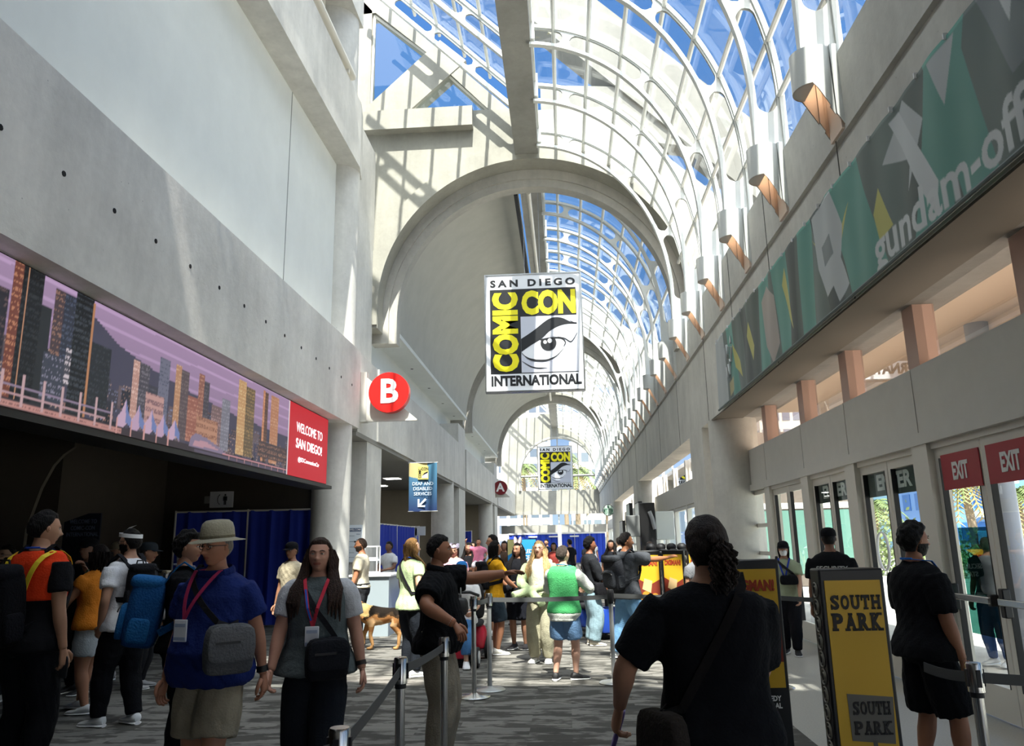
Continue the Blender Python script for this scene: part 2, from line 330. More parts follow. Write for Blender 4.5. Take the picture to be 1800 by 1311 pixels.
# ---------------------------------------------------------------- cross arches
def arch(Y, gable, name='wall_arch'):
    b = MB(); d = .55
    def ztop(x):
        if x < -2.11: return 12.42
        if x < -1.0: return 13.0
        if x < 1.4: return 12.9
        return 12.9-(x-1.4)*.98
    if not gable: ztop = lambda x: min(12.9, 12.9-(abs(x-CX)-2)*.8)
    def zbot(x):
        q = RA*RA-(x-CX)**2
        return CZ+sqrt(q) if q > 0 else 7.05
    xs = sorted(set([-5.35, CX-RA-.001, -2.111, -2.109, -1.001, -.999, 1.4, CX+RA+.001, 4.4]+[CX+RA*cos(pi*k/48) for k in range(49)]))
    top = [(x, ztop(x)) for x in xs]; bot = [(x, zbot(x)) for x in xs]
    bot[0] = (xs[0], 7.05)
    v = []; f = []
    for (x, zt), (_, zb) in zip(top, bot): v += [(x, Y, zb), (x, Y, zt), (x, Y+d, zb), (x, Y+d, zt)]
    for i in range(len(xs)-1):
        a, c = 4*i, 4*i+4
        f += [(a, c, c+1, a+1), (a+2, a+3, c+3, c+2), (a, a+2, c+2, c), (a+1, c+1, c+3, a+3)]
    f += [(0, 1, 3, 2), (a+4, a+6, a+7, a+5)]
    b.add(v, f)
    # straight legs of the ring down to the foot
    b.box(CX-RA-.7, CX-RA+.01, Y-.015, Y+d+.015, 7.0, CZ).box(CX+RA, CX+RA+.6, Y, Y+d, 5.68, CZ)
    struct(b.build(name, CONL if gable else CON, smooth=35))
    # proud outer ring
    b = MB(); pr = []
    for k in range(61):
        a = pi*k/60
        pr.append([(CX+r*cos(a), yy, CZ+r*sin(a)) for r, yy in ((RA, Y-.06), (RA+.42, Y-.06), (RA+.42, Y+.02), (RA, Y+.02))])
    pr = [[(x, y, 6.63) for x, y, z in pr[0]]]+pr+[[(x, y, 7.08) for x, y, z in pr[-1]]]
    struct(b.loft(pr).build('trim_6', CONL if gable else CON, smooth=35))
    b = MB()
    for r, r2, y0, y1 in ((RA-.16, RA+.3, Y+.56, Y+.62), (RC, RA+.3, Y+.62, Y+1.0)):
        pr = [[(CX+q*cos(pi*k/60), yy, CZ-.1+q*sin(pi*k/60)) for q, yy in ((r, y0), (r2, y0), (r2, y1), (r, y1))] for k in range(61)]
        pr = [[(x, y, 6.35) for x, y, z in pr[0]]]+pr+[[(x, y, 6.74) for x, y, z in pr[-1]]]
        b.loft(pr)
    struct(b.build('trim_7', CON, smooth=35))
    if gable:
        b = MB()
        pol = lambda P, y, dd: b.prism([(x, y, z) for x, z in P], (0, dd, 0))
        pol([(-5.35, 12.42), (-2.11, 12.42), (-2.11, 12.98), (-5.35, 12.98)], Y-.28, .8)                # parapet ledge
        pol([(-5.35, 12.98), (-4.02, 12.95), (-2.3, 14.54), (-3.02, 15.22)], Y, .5)        # diagonal
        pol([(-6.9, 12.0), (-4.95, 12.0), (-4.95, 16.3), (-5.35, 16.8), (-6.9, 16.8)], Y+.02, .45)
        pol([(-5.35, 16.8), (-5.35, 16.2), (-4.85, 16.23), (-3.36, 14.84), (-1.67, 12.99), (-1.0, 12.4), (-.9, 12.75), (-4.9, 16.8)], Y+.02, .45)   # under the roof line
        
        struct(b.build('wall_gable', CONL, smooth=0))
        w = thing('window_gable', 'x', 'x'); del w['label'], w['category']; struct(w); w.name = 'window_1'
        fr = MB()
        def frame(P):
            for i in range(len(P)):
                a, c = P[i], P[(i+1) % len(P)]; fr.tube([(a[0], Y+.1, a[1]), (c[0], Y+.1, c[1])], .045, 4)
        T1 = [(-4.9, 16.2), (-3.36, 14.84), (-4.72, 13.51), (-4.95, 13.3)]; T2 = [(-2.82, 14.2), (-1.67, 12.99), (-4.02, 12.97)]
        frame(T1); frame(T2); fr.build('frame', ALU, w)
        g = MB()
        for T in (T1, T2): g.add([(x, Y+.12, z) for x, z in T], [tuple(range(len(T)))])
        g.build('pane', DG, w, smooth=0)
        f = MB()
        if Y > 5: f.prism([(-1.2, Y+.9, 17.1), (-1.2, Y+.9, 19.5), (6.6, Y+.9, 11.7), (6.6, Y+.9, 9.3)], (0, .9, 0))
        if Y > 5: f.prism([(-.3, Y+1.0, 12.9), (-.3, Y+1.0, 14.3), (3.2, Y+1.0, 14.0), (4.6, Y+1.0, 12.0)], (0, .6, 0))
        if f.v: struct(f.build('wall_fin', CONF, smooth=0))
for i, y in enumerate(ARCH): arch(y, i in (0, 1) or i == 3, 'wall_arch')
struct(MB().box(-1.0, -.39, -8, YEND, 11.6, 12.75).build('ceiling_beam', CONG, smooth=0))
# ---------------------------------------------------------------- glazed vault on the right, sloped skylight on the left
AI, BI, AO, BO = 3.38, 4.08, 3.83, 4.53; ZS = 7.45
def pt(a, b, s):      # s 0 = right foot, goes to the crown beam; starts with a straight leg
    return CX+a*cos(s), ZS+b*sin(s)
S_END = pi/2-.07
def rib_profile(n=110):
    P = [(CX+AI, 6.72, CX+AO, 6.72), (CX+AI, 7.1, CX+AO, 7.1)]
    for k in range(n+1):
        s = S_END*k/n; P.append((*pt(AI, BI, s), *pt(AO, BO, s)))
    return P
def rib_mesh():
    P = rib_profile(); L = [0]
    for i in range(1, len(P)): L.append(L[-1]+sqrt((P[i][0]-P[i-1][0])**2+(P[i][1]-P[i-1][1])**2))
    b = MB(); w = .055; t = .05
    def lerp(p, f): return p[0]+(p[2]-p[0])*f, p[1]+(p[3]-p[1])*f
    b.loft([[(x, y, z) for (x, z), y in ((lerp(p, 0), -w), (lerp(p, 0), w), (lerp(p, .12), w), (lerp(p, .12), -w))] for p in P])
    b.loft([[(x, y, z) for (x, z), y in ((lerp(p, .87), -w), (lerp(p, .87), w), (lerp(p, 1.03), w), (lerp(p, 1.03), -w))] for p in P])
    per, hole, rad = 1.72, 1.58, .13     # along the rib: slot pitch, slot length, end radius
    hh = .31
    seg_lo, seg_hi = [], []
    N = 330; tot = L[-1]
    rows = []
    for k in range(N+1):
        d = tot*k/N; i = max(j for j in range(len(L)) if L[j] <= d+1e-9); i = min(i, len(P)-2)
        f = (d-L[i])/max(1e-6, L[i+1]-L[i]); p = [P[i][q]+(P[i+1][q]-P[i][q])*f for q in range(4)]
        u = (d-.5) % per - per/2; e = hole/2-abs(u)
        h = 0 if (e <= 0 or d < .5) else (hh if e > rad*1.1 else hh*sqrt(max(0, 1-((rad*1.1-e)/(rad*1.1))**2)))
        rows.append((p, h))
    for y in (-.025, .025):
        v = []; f = []
        for p, h in rows: v += [(*(lambda q: (q[0], y, q[1]))(lerp(p, c)),) for c in (.06, .5-h, .5+h, .95)]
        for k in range(N):
            a = 4*k; f.append((a, a+1, a+5, a+4)); f.append((a+2, a+3, a+7, a+6))
        b.add(v, f)
    return b
RIBM = None
def vault(i, y0, y1, ribs, label):
    global RIBM
    w = bpy.data.objects.new('window_%d' % (i+2), None); COL.objects.link(w); struct(w)
    for k, y in enumerate(ribs):
        if RIBM is None:
            o = rib_mesh().build('rib', STEEL, w, smooth=30); RIBM = o.data; o.location.y = y
        else:
            o = bpy.data.objects.new('rib', RIBM); COL.objects.link(o); o.parent = w; o.location.y = y
    for k in range(8):
        s = .02+S_END*.98*k/7.6; x, z = pt(AO-.04, BO-.04, s)
        MB().tube([(x, y0, z), (x, y1, z)], .045, 8).build('purlin', STEEL, w)
    v = []; f = []; n = 40
    for k in range(n+1):
        x, z = pt(AO+.06, BO+.06, S_END*k/n); v += [(x, y0, z), (x, y1, z)]
    v = [(CX+AO+.06, y0, 6.72), (CX+AO+.06, y1, 6.72)]+v
    for k in range(n+1): f.append((2*k, 2*k+1, 2*k+3, 2*k+2))
    MB().add(v, f).build('pane', VG, w, smooth=60)
    MB().box(CX+AO-.06, CX+AO+.2, y0, y1, 6.6, 6.74).build('sill', CONG, w, smooth=0)
    b = MB()
    for k, y in enumerate(ribs): b.box(-.42, -.3, y-.09, y+.09, 11.62, 12.2)
    b.box(-.42, -.34, y0, y1, 12.0, 12.25); b.build('beam_clip', STEEL, w, smooth=0)
    return w
RY = [3.5+2.05*k for k in range(8)]
bays = [(-6.5, 1.5), (2.2, 18.35), (19.4, 34.85), (35.9, 51.35), (52.4, YEND)]
vault(0, 2.2, 18.35, RY, '')
for q in (1, 2, 3):
    a, z = bays[q+1]; vault(q, a, z, [a+.55+(z-a-1.1)*k/7 for k in range(8)], '')
def skylight(y0, y1, ribs, idx):
    w = bpy.data.objects.new('window_%d' % idx, None); COL.objects.link(w); struct(w)
    L = sqrt(2)*4.0; c = 1/sqrt(2)
    M = Matrix(((-c, 0, c), (0, 1, 0), (c, 0, c)))      # local x runs up the slope
    b = MB(); wd = .06
    b.box(0, L, -wd, wd, 0, .07).box(0, L, -wd, wd, .42, .5)
    rows = []; N = 240; per, hole, rad, hh = 1.55, 1.38, .13, .12
    for k in range(N+1):
        d = L*k/N; u = (d-.1) % per-per/2; e = hole/2-abs(u)
        h = 0 if e <= 0 else (hh if e > rad else hh*sqrt(max(0, 1-((rad-e)/rad)**2)))
        rows.append((d, h))
    for y in (-.025, .025):
        v = []; f = []
        for d, h in rows: v += [(d, y, q) for q in (.03, .245-h, .245+h, .45)]
        for k in range(N): a = 4*k; f.append((a, a+1, a+5, a+4)); f.append((a+2, a+3, a+7, a+6))
        b.add(v, f)
    b.xform(M); me = None
    for y in ribs:
        if me is None: o = b.build('rib', STEEL, w, smooth=30); me = o.data
        else: o = bpy.data.objects.new('rib', me); COL.objects.link(o); o.parent = w
        o.location = (-1.02, y, 12.62)
    for k in range(6):
        d = .35+k*.98; p = Vector((-1.02, 0, 12.62))+M @ Vector((d, 0, .47))
        MB().tube([(p.x, y0, p.z), (p.x, y1, p.z)], .045, 8).build('purlin', STEEL, w)
    q0, q1 = Vector((-1.02, 0, 12.62))+M @ Vector((-.1, 0, .55)), Vector((-1.02, 0, 12.62))+M @ Vector((L+.3, 0, .55))
    MB().add([(q0.x, y0, q0.z), (q0.x, y1, q0.z), (q1.x, y1, q1.z), (q1.x, y0, q1.z)], [(0, 1, 2, 3)]).build('pane', VG, w, smooth=0)
skylight(2.2, 18.3, RY, 7); skylight(52.4, YEND, [52.95+2.05*k for k in range(8)], 8)
# ---------------------------------------------------------------- right upper wall
def right_wall():
    b = MB().box(3.05, 3.6, -8, YEND, 3.98, 5.62).box(3.11, 3.6, -8, YEND, 5.62, 5.74).box(3.05, 3.6, -8, YEND, 5.74, 6.62)
    struct(b.build('wall_right', CONR, smooth=0))
    j = MB()
    for y in (7.7, 10.6, 13.1, 15.9, 20, 24, 28, 32.3, 36, 40, 44, 48): j.box(3.044, 3.05, y-.008, y+.008, 3.98, 6.6)
    struct(j.build('trim_8', mat('groove grey', '55554f', .9), smooth=0))
right_wall()
TAN = mat('lamp glow tan', 'e6d2c0', .6)  # tan puts the warm glow inside the housings into their inner colour
SCON = None
def sconces():
    global SCON
    def ring(off, zf):
        pts = []
        xn, w = 2.62+off, .2-off
        for k in range(13):
            a = pi/2+pi*k/12; pts.append((xn+w+w*cos(a), w*sin(a)))
        pts = [(3.06, w)]+[(2.98, w), (2.98, w-.03), (2.93, w-.03), (2.93, w)]+pts+[(2.93, -w), (2.93, -w+.03), (2.98, -w+.03), (2.98, -w), (3.06, -w)]
        return [(x, y, zf(x)) for x, y in pts]
    slope = lambda x: 6.3 if x < 2.78 else 6.3-(x-2.78)*1.9
    outer = MB().loft([ring(0, slope), ring(0, lambda x: 6.74)], cap=False); outer.add(ring(0, lambda x: 6.74), [tuple(range(len(ring(0, slope))))])
    inner = MB().loft([ring(.015, lambda x: slope(x)+.002), ring(.015, lambda x: 6.6)], cap=False)
    inner.add(ring(.015, lambda x: 6.6), [tuple(range(len(ring(0, slope))))])
    inner.box(3.02, 3.055, -.17, .17, 5.76, 6.4)
    lampm = mat('warm lamp', (1, .8, .6), .5, emit=3)
    pp = [(2.62+.2+.198*cos(pi/2+pi*k/12), .198*sin(pi/2+pi*k/12)) for k in range(13)]; pp = [(min(x, 2.8), y) for x, y in pp]; inner2 = MB().prism([(x, y, 6.305) for x, y in pp if x < 2.81], (0, 0, .01))
    me_o, me_i = None, None
    ys = RY+[a+.55+(z-a-1.1)*k/7 for a, z in bays[2:] for k in range(8)]
    words = ['nearest to the camera', 'second', 'third', 'fourth', 'fifth', 'sixth', 'seventh', 'eighth', 'ninth', 'tenth', 'eleventh', 'twelfth', 'thirteenth', 'fourteenth', 'fifteenth', 'sixteenth']
    for k, y in enumerate(ys):
        lab = ('white wall sconce at the foot of a roof rib, ' + (words[k-2]+' in the row' if k > 2 else words[0])) if 2 <= k < 18 else 'tiny white wall sconce at a roof rib foot in the far bays'
        if k < 2: continue
        t = thing('wall_sconce', lab, 'wall lamp', (0, y, 0), 0, 'wall sconces under the glazed vault' if k < 18 else 'tiny far wall sconces')
        if me_o is None:
            o = outer.build('housing', STEEL, t, smooth=30); i = inner.build('reflector', TAN, t, smooth=30)
            l = MB().cyl((2.86, 0, 6.5), (2.86, 0, 6.56), .07, 12).build('lamp', lampm, t); pl0 = inner2.build('bottom_plate', STEEL, t, smooth=0); me_o, me_i, me_l, me_p = o.data, i.data, l.data, pl0.data
        else:
            for nm, me in (('housing', me_o), ('reflector', me_i), ('lamp', me_l), ('bottom_plate', me_p)):
                o = bpy.data.objects.new(nm, me); COL.objects.link(o); o.parent = t
        if k < 11:
            pl = bpy.data.objects.new('lamp_light', bpy.data.lights.new('lamp_light', 'POINT')); COL.objects.link(pl); pl.parent = t
            pl.location = (2.9, 0, 6.35); pl.data.energy = .3; pl.data.color = (1, .8, .6); pl.data.shadow_soft_size = .05
sconces()
# ---------------------------------------------------------------- right entrance facade
XD = 3.73
POSTS = [0.0, 2.05, 4.05, 6.05, 8.11, 10.1, 12.0, 14.23, 16.2]
def facade():
    y0, y1 = -6, 16.4
    struct(MB().box(XD-.05, XD+.15, y0, y1, 2.62, 3.3).build('wall_right', SPAN, smooth=0))
    b = MB()
    for y in POSTS: b.box(XD-.056, XD-.05, y-.006, y+.006, 2.62, 3.3)
    b.box(XD-.09, XD+.2, y0, y1, 2.5, 2.62)
    struct(b.build('trim_9', SPAN, smooth=0))
    pink = mat('pink mullion', 'd9b9a8', .5)
    for i, y in enumerate(POSTS[:-1]):
        w = bpy.data.objects.new('window_%d' % (i+10), None); COL.objects.link(w); struct(w)
        ya = POSTS[i+1]
        MB().box(XD, XD+.22, ya-.13, ya+.13, 3.3, 3.98).build('mullion', pink, w, smooth=0)
        MB().add([(XD+.1, y, 3.3), (XD+.1, ya, 3.3), (XD+.1, ya, 3.98), (XD+.1, y, 3.98)], [(0, 1, 2, 3)]).build('pane', CG, w, smooth=0)
    for y in POSTS:
        struct(MB().box(XD-.07, XD+.12, y-.17, y+.17, 0, 2.55).build('trim_10', ALU, smooth=0))
    dk = mat('door gasket', '1a1a1a', .6)
    def leaf(par, ya, yb, hx, handle=True, sill=.3):
        f = MB(); e = .075
        f.box(XD, XD+.05, ya, ya+e, 0.02, 2.44).box(XD, XD+.05, yb-e, yb, .02, 2.44).box(XD, XD+.05, ya+e, yb-e, .02, sill).box(XD, XD+.05, ya+e, yb-e, 2.34, 2.44)
        f.build('frame', ALU, par, smooth=0)
        g = MB()
        for a in (ya+e, yb-e-.012): g.box(XD-.004, XD+.05, a, a+.012, sill, 2.34)
        g.build('gasket', dk, par, smooth=0)
        MB().add([(XD+.025, ya+e, sill), (XD+.025, yb-e, sill), (XD+.025, yb-e, 2.34), (XD+.025, ya+e, 2.34)], [(0, 1, 2, 3)]).build('pane', DG, par, smooth=0)
        if handle:
            h = MB().box(XD-.09, XD-.05, ya+.06, yb-.06, 1.0, 1.06); h.build('push_bar', CHROME, par, bevel=.008)
            MB().box(XD-.07, XD, ya+.05, ya+.12, .98, 1.08).box(XD-.07, XD, yb-.12, yb-.05, .9, 1.14).build('push_bar_bracket', BLACK, par, bevel=.01)
    n = 1
    for i in range(1, 7):
        ya, yb = POSTS[i]+.17, POSTS[i+1]-.17; mid = (ya+yb)/2
        d = bpy.data.objects.new('door_%d' % n, None); COL.objects.link(d); struct(d); n += 1
        leaf(d, ya, mid-.01, -1, i in (2, 3)); leaf(d, mid+.01, yb, 1, i in (2, 3))
        MB().box(XD-.03, XD+.1, ya, yb, 2.44, 2.5).build('header', ALU, d, smooth=0)
    w = bpy.data.objects.new('window_19', None); COL.objects.link(w); struct(w)
    f = MB()
    for z in (0, .35, 1.28, 1.8, 2.42): f.box(XD, XD+.08, 14.4, 16.05, z, z+.07)
    f.build('frame', ALU, w, smooth=0)
    MB().add([(XD+.03, 14.4, 0), (XD+.03, 16.05, 0), (XD+.03, 16.05, 2.5), (XD+.03, 14.4, 2.5)], [(0, 1, 2, 3)]).build('pane', DG, w, smooth=0)
    struct(MB().box(3.6, 4.1, y0, y1+.2, 3.98, 4.05).build('trim_11', CONG, smooth=0))
    struct(MB().box(3.06, 3.62, -8, 15.9, 3.955, 3.98).build('trim_12', mat('soffit shade brown', '7a756b', .9), smooth=0))  # thin plate added under the soffit, darker to paint in its shade
    # bays beyond the first column: clerestory, white panel, windows
    for k, (a, z) in enumerate(((18.4, 32.0), (34.9, 48.4), (51.3, YEND))):
        struct(MB().box(XD-.05, XD+.15, a, z, 2.62, 3.3).build('wall_right', SPAN, smooth=0))
        b = MB(); g = MB(); m = 5
        for q in range(m+1):
            y = a+(z-a)*q/m; b.box(XD, XD+.2, y-.1, y+.1, 3.3, 3.98).box(XD-.03, XD+.1, y-.12, y+.12, 0, 2.62)
        for zz in (0, 1.35, 2.5): b.box(XD-.02, XD+.08, a, z, zz, zz+.1)
        w = bpy.data.objects.new('window_%d' % (20+k), None); COL.objects.link(w); struct(w)
        b.build('frame', SPAN, w, smooth=0)
        MB().add([(XD+.08, a, 3.3), (XD+.08, z, 3.3), (XD+.08, z, 3.98), (XD+.08, a, 3.98)], [(0, 1, 2, 3)]).build('pane', CG, w, smooth=0)
        MB().add([(XD+.05, a, 0), (XD+.05, z, 0), (XD+.05, z, 2.6), (XD+.05, a, 2.6)], [(0, 1, 2, 3)]).build('pane', DG, w, smooth=0)
facade()
# ---------------------------------------------------------------- halls on the left
def halls():
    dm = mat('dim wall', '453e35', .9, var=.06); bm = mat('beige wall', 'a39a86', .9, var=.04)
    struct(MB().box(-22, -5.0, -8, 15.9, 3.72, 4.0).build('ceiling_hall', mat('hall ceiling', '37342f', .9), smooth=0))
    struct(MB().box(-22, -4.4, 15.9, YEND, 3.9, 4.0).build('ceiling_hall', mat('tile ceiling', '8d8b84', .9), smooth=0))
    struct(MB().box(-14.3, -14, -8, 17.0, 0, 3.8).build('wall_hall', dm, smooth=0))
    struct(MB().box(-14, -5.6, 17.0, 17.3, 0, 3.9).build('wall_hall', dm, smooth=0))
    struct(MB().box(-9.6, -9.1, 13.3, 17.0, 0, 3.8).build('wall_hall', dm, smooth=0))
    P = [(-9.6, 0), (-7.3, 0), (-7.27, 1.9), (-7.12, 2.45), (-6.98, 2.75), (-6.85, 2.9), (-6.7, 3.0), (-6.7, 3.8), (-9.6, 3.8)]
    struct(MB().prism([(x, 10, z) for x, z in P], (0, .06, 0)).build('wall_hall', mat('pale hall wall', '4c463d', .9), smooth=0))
    struct(MB().box(-12.4, -12.1, 17.3, YEND, 0, 3.9).build('wall_hall', bm, smooth=0))
    struct(MB().box(-12.1, -4.5, 47.5, 47.7, 0, 3.9).build('wall_hall', bm, smooth=0))
    struct(MB().box(-12.1, -5.0, 32.6, 32.8, 0, 3.9).build('wall_hall', bm, smooth=0))
    struct(MB().box(-14, 4, -8.3, -8, 0, 13).build('wall_back', CONG, smooth=0))
    struct(MB().box(-5.4, 5, -8, 1.6, 12.9, 13.2).build('ceiling', CONG, smooth=0))  # unseen solid roof behind the camera, added to keep sun off the foreground
    struct(MB().box(3.05, 3.4, -8, 1.6, 6.6, 13).build('wall_right', CONG, smooth=0))
    lm = mat('ceiling lamp glow', (1, .98, .94), .5, emit=9)
    for k, (x, y) in enumerate(((-5.9, 19.6), (-6.6, 22.5), (-7.6, 25.8), (-6.0, 26.5), (-7.2, 29.6), (-8.6, 22.5), (-6.3, 36), (-7.3, 40), (-6.2, 41.5), (-7.6, 45))):
        t = thing('ceiling_light', ['square ceiling light of the left hall, nearest to the first column', 'square ceiling light of the left hall, second from the first column'][k] if k < 2 else 'square ceiling light in the hall ceiling at the left', 'ceiling light', (x, y, 3.9), 0, 'square hall ceiling lights')
        MB().box(-.3, .3, -.3, .3, -.03, 0).build('frame', ALU, t, smooth=0)
        MB().box(-.26, .26, -.26, .26, -.036, -.03).build('diffuser', lm, t, smooth=0)
halls()
# ---------------------------------------------------------------- far end wall with its arched window
def end_wall():
    Y = YEND; r = 3.4; cz = 7.3; cx = -.5
    b = MB(); xs = [-5.6]+[cx+r*cos(pi*(1-k/36)) for k in range(37)]+[4.2]
    v = []; f = []
    for i, x in enumerate(xs):
        q = r*r-(x-cx)**2; zb = cz+sqrt(max(0, q)) if 0 < i < 38 else 6.05
        if i in (1, 37): zb = 6.05
        zt = 12.6 if x < -2 else 12.9
        v += [(x, Y, zb), (x, Y, zt), (x, Y+.4, zb), (x, Y+.4, zt)]
    for i in range(len(xs)-1): a, c = 4*i, 4*i+4; f += [(a, c, c+1, a+1), (a+2, a+3, c+3, c+2), (a, a+2, c+2, c), (a+1, c+1, c+3, a+3)]
    b.add(v, f); b.box(-5.6, 4.2, Y, Y+.4, 4.2, 6.05)
    b.prism([(-5.35, Y, 12.6), (-4.0, Y, 12.95), (-2.3, Y, 14.54), (-3.02, Y, 15.22)], (0, .4, 0))
    struct(b.build('wall_end', CONL, smooth=35))
    struct(MB().box(-5.6, 4.2, Y-.15, Y+.2, 3.95, 4.2).box(-5.6, 4.2, Y-.1, Y+.2, 2.35, 3.05).build('wall_end', ENDP, smooth=0))
    w = bpy.data.objects.new('window_30', None); COL.objects.link(w); struct(w)
    fr = MB()
    P = [(cx+r*cos(pi*k/40), cz+r*sin(pi*k/40)) for k in range(41)]
    fr.tube([(cx+r, Y-.05, 6.05)]+[(x, Y-.05, z) for x, z in P]+[(cx-r, Y-.05, 6.05)], .12, 6)
    for x in (-2.3, -.5, 1.3): fr.tube([(x, Y, 6.05), (x, Y, cz+sqrt(r*r-(x-cx)**2))], .05, 4)
    fr.tube([(cx-r, Y, 7.3), (cx+r, Y, 7.3)], .1, 4)
    fr.build('frame', ENDP, w, smooth=0)
    MB().add([(cx+r, Y+.05, 6.05)]+[(x, Y+.05, z) for x, z in P]+[(cx-r, Y+.05, 6.05)], [tuple(range(43))]).build('pane', VG, w, smooth=0)
    w = bpy.data.objects.new('window_31', None); COL.objects.link(w); struct(w)
    fr = MB()
    for x in (-3.5, -.55, 1.9): fr.box(x-.05, x+.05, Y-.02, Y+.1, 1.0, 4.0)
    fr.build('frame', SPAN, w, smooth=0)
    MB().add([(-5, Y+.04, 0), (4, Y+.04, 0), (4, Y+.04, 4), (-5, Y+.04, 4)], [(0, 1, 2, 3)]).build('pane', DG, w, smooth=0)
end_wall()
# ================================================================ screen, signs and banners
def inpoly(P, x, y):
    r = np.zeros(x.shape, bool); n = len(P)
    for i in range(n):
        (x1, y1), (x2, y2) = P[i], P[(i+1) % n]
        c = ((y1 > y) != (y2 > y)); 
        with np.errstate(divide='ignore', invalid='ignore'): r ^= c & (x < (x2-x1)*(y-y1)/(y2-y1+1e-12)+x1)
    return r
def lin(h): return np.array(hexc(h)[:3])
def raster(name, m, nu, nv, u, v, fn, pos, parent, aa=0):
    U, V = np.meshgrid(np.linspace(*u, nu), np.linspace(*v, nv))
    if aa:
        du, dv = (u[1]-u[0])/nu/4, (v[1]-v[0])/nv/4; C = sum(fn(U+a*du, V+b*dv) for a in (-1, 1) for b in (-1, 1))/4
    else: C = fn(U, V)
    P = [pos(a, b) for a, b in zip(U.ravel(), V.ravel())]; b = MB()
    b.add(P, [(j*nu+i, j*nu+i+1, (j+1)*nu+i+1, (j+1)*nu+i) for j in range(nv-1) for i in range(nu-1)])
    b.c = np.c_[C.reshape(-1, 3), np.ones(nu*nv)]
    return b.build(name, m, parent, smooth=60)
def screen():
    rng = np.random.default_rng(4)
    t = thing('video_screen', 'long glowing video screen under the left wall band showing a city skyline at dusk', 'screen', (-4.6, 7, 2.75))
    o = Vector((-4.6, 7, 2.75)); w2 = lambda b: b.xform(Matrix.Translation(-o))
    w2(MB().box(-4.95, -4.615, .4, 14.62, 2.72, 4.045).box(-4.95, -4.5, .4, 14.62, 2.68, 2.74)).build('cabinet', BLACK, t, smooth=0)
    def img(Y, Z):
        h = (Z-2.78)/1.26; C = np.zeros(Y.shape+(3,))
        C[:] = lin('8c7196')*(1-np.clip(h, 0, 1))[..., None]+lin('c09bc8')*np.clip(h, 0, 1)[..., None]
        st = (np.sin(Z*38+.8*np.sin(Y*.4)) > .8); C[st] = C[st]*1.35
        def rect(y0, y1, z0, z1, c, win=0, wc='e8a480', p=.35):
            k = (Y >= y0) & (Y <= y1) & (Z >= z0) & (Z <= z1); C[k] = lin(c)
            if win:
                k2 = k & ((np.floor(Z/win) % 2) == 0) & (rng.random(Y.shape) < p); C[k2] = lin(wc)
        def pol(P, c): C[inpoly(P, Y, Z)] = lin(c)
        pol([(6.6, 2.7), (6.6, 3.9), (7.0, 3.86), (7.4, 3.7), (8, 3.6), (9, 3.5), (10.5, 3.42), (12.5, 3.4), (12.5, 2.7)], '54526a')
        for k in range(240):
            y = rng.uniform(4, 12.4); z = rng.uniform(2.85, 3.36 if y > 7 else 3.6); w = rng.uniform(.05, .2)
            rect(y, y+w, z-.2, z, ['3a3c48', '4c4a58', '5c566a', '6a5a62', '2c2f38', '77656c'][rng.integers(6)], .02, ['c08a78', '8f93b8', 'd8b0a0'][rng.integers(3)], .22)
        rect(4, 5.62, 2.8, 3.85, '3b3f4e', .03, '6a6c80', .3); rect(5.62, 5.8, 2.8, 3.75, '35333c', .03, '70585a')
        rect(5.82, 5.96, 2.8, 4.05, '8a4a3a', .03, 'd88a60', .5); rect(5.94, 6.2, 2.8, 4.05, '23262a', .03, '3a3f44', .5); rect(5.99, 6.01, 2.8, 4.05, 'f0a878')
        rect(6.2, 6.34, 2.8, 3.75, '33383c'); rect(6.37, 6.66, 3.2, 3.96, '5a4a50', .028, 'a87a68', .5); rect(6.5, 6.66, 3.2, 3.96, '3a4050', .028, '56607a', .5)
        rect(6.3, 6.6, 2.9, 3.35, '4a5060', .03, '9a96b0', .3); rect(6.66, 6.94, 2.8, 4.05, '24282c', .03, '48505a', .6); rect(6.6, 6.68, 3.1, 3.45, '5a5a66', .03, 'e8d8e0', .7); rect(6.93, 6.97, 2.8, 4.0, 'd89058')
        rect(6.97, 7.3, 2.9, 3.62, '30363c', .03, '484e58', .3)
        for y0, y1, zt, c, wc in ((7.72, 7.84, 3.62, 'd8a090', 'ffd0c0'), (7.84, 8.05, 3.62, '5a5662', '8a8490'), (8.25, 8.48, 3.77, '7f8098', '5a6078'), (8.62, 8.76, 3.78, 'd0956a', 'f4c090'), (8.76, 8.95, 3.74, '6a5a60', '8a7a78'), (9.2, 9.36, 3.8, 'a86a5a', 'e0a080'), (9.36, 9.5, 3.72, '55505a', '77707a'),
                (10.4, 10.66, 3.96, 'e0a868', 'ffd890'), (10.66, 10.98, 3.92, '7a684e', 'c09a60'), (11.3, 11.38, 3.99, 'd88a5a', 'ffb080'), (11.38, 11.5, 3.96, '6a5048', '9a7058'), (11.62, 11.95, 3.96, 'd08a5e', 'f0b488'), (9.9, 10.15, 3.6, '8a8898', 'b0b0c0'), (8.95, 9.2, 3.45, 'b06a58', 'e09a80'), (9.6, 9.9, 3.45, '8a6e70', 'c8a0a0'), (8.05, 8.25, 3.4, '4a4a58', '6a6a78')):
            rect(y0, y1, 2.9, zt, c, .025, wc, .45)
        rect(8.0, 8.4, 2.95, 3.32, 'e0a8a0', .05, '9a7078', .6); rect(9.2, 9.8, 2.9, 3.25, 'd89a78', .05, 'a06850', .6); rect(11.2, 12.4, 2.95, 3.2, '5a4c50', .04, 'c08a70', .3)
        C[Z < 2.86] = lin('4a4048')
        rect(4, 7.3, 2.9, 2.915, 'd8a8b0'); rect(4, 7.4, 2.96, 2.975, 'a890b0'); rect(4, 7.6, 2.795, 2.835, 'e09a90', .02, 'a06a68', .4)
        for k in range(9): y = 5.3+k*.26; rect(y, y+.035, 2.8, 3.08, 'e0b4b8')
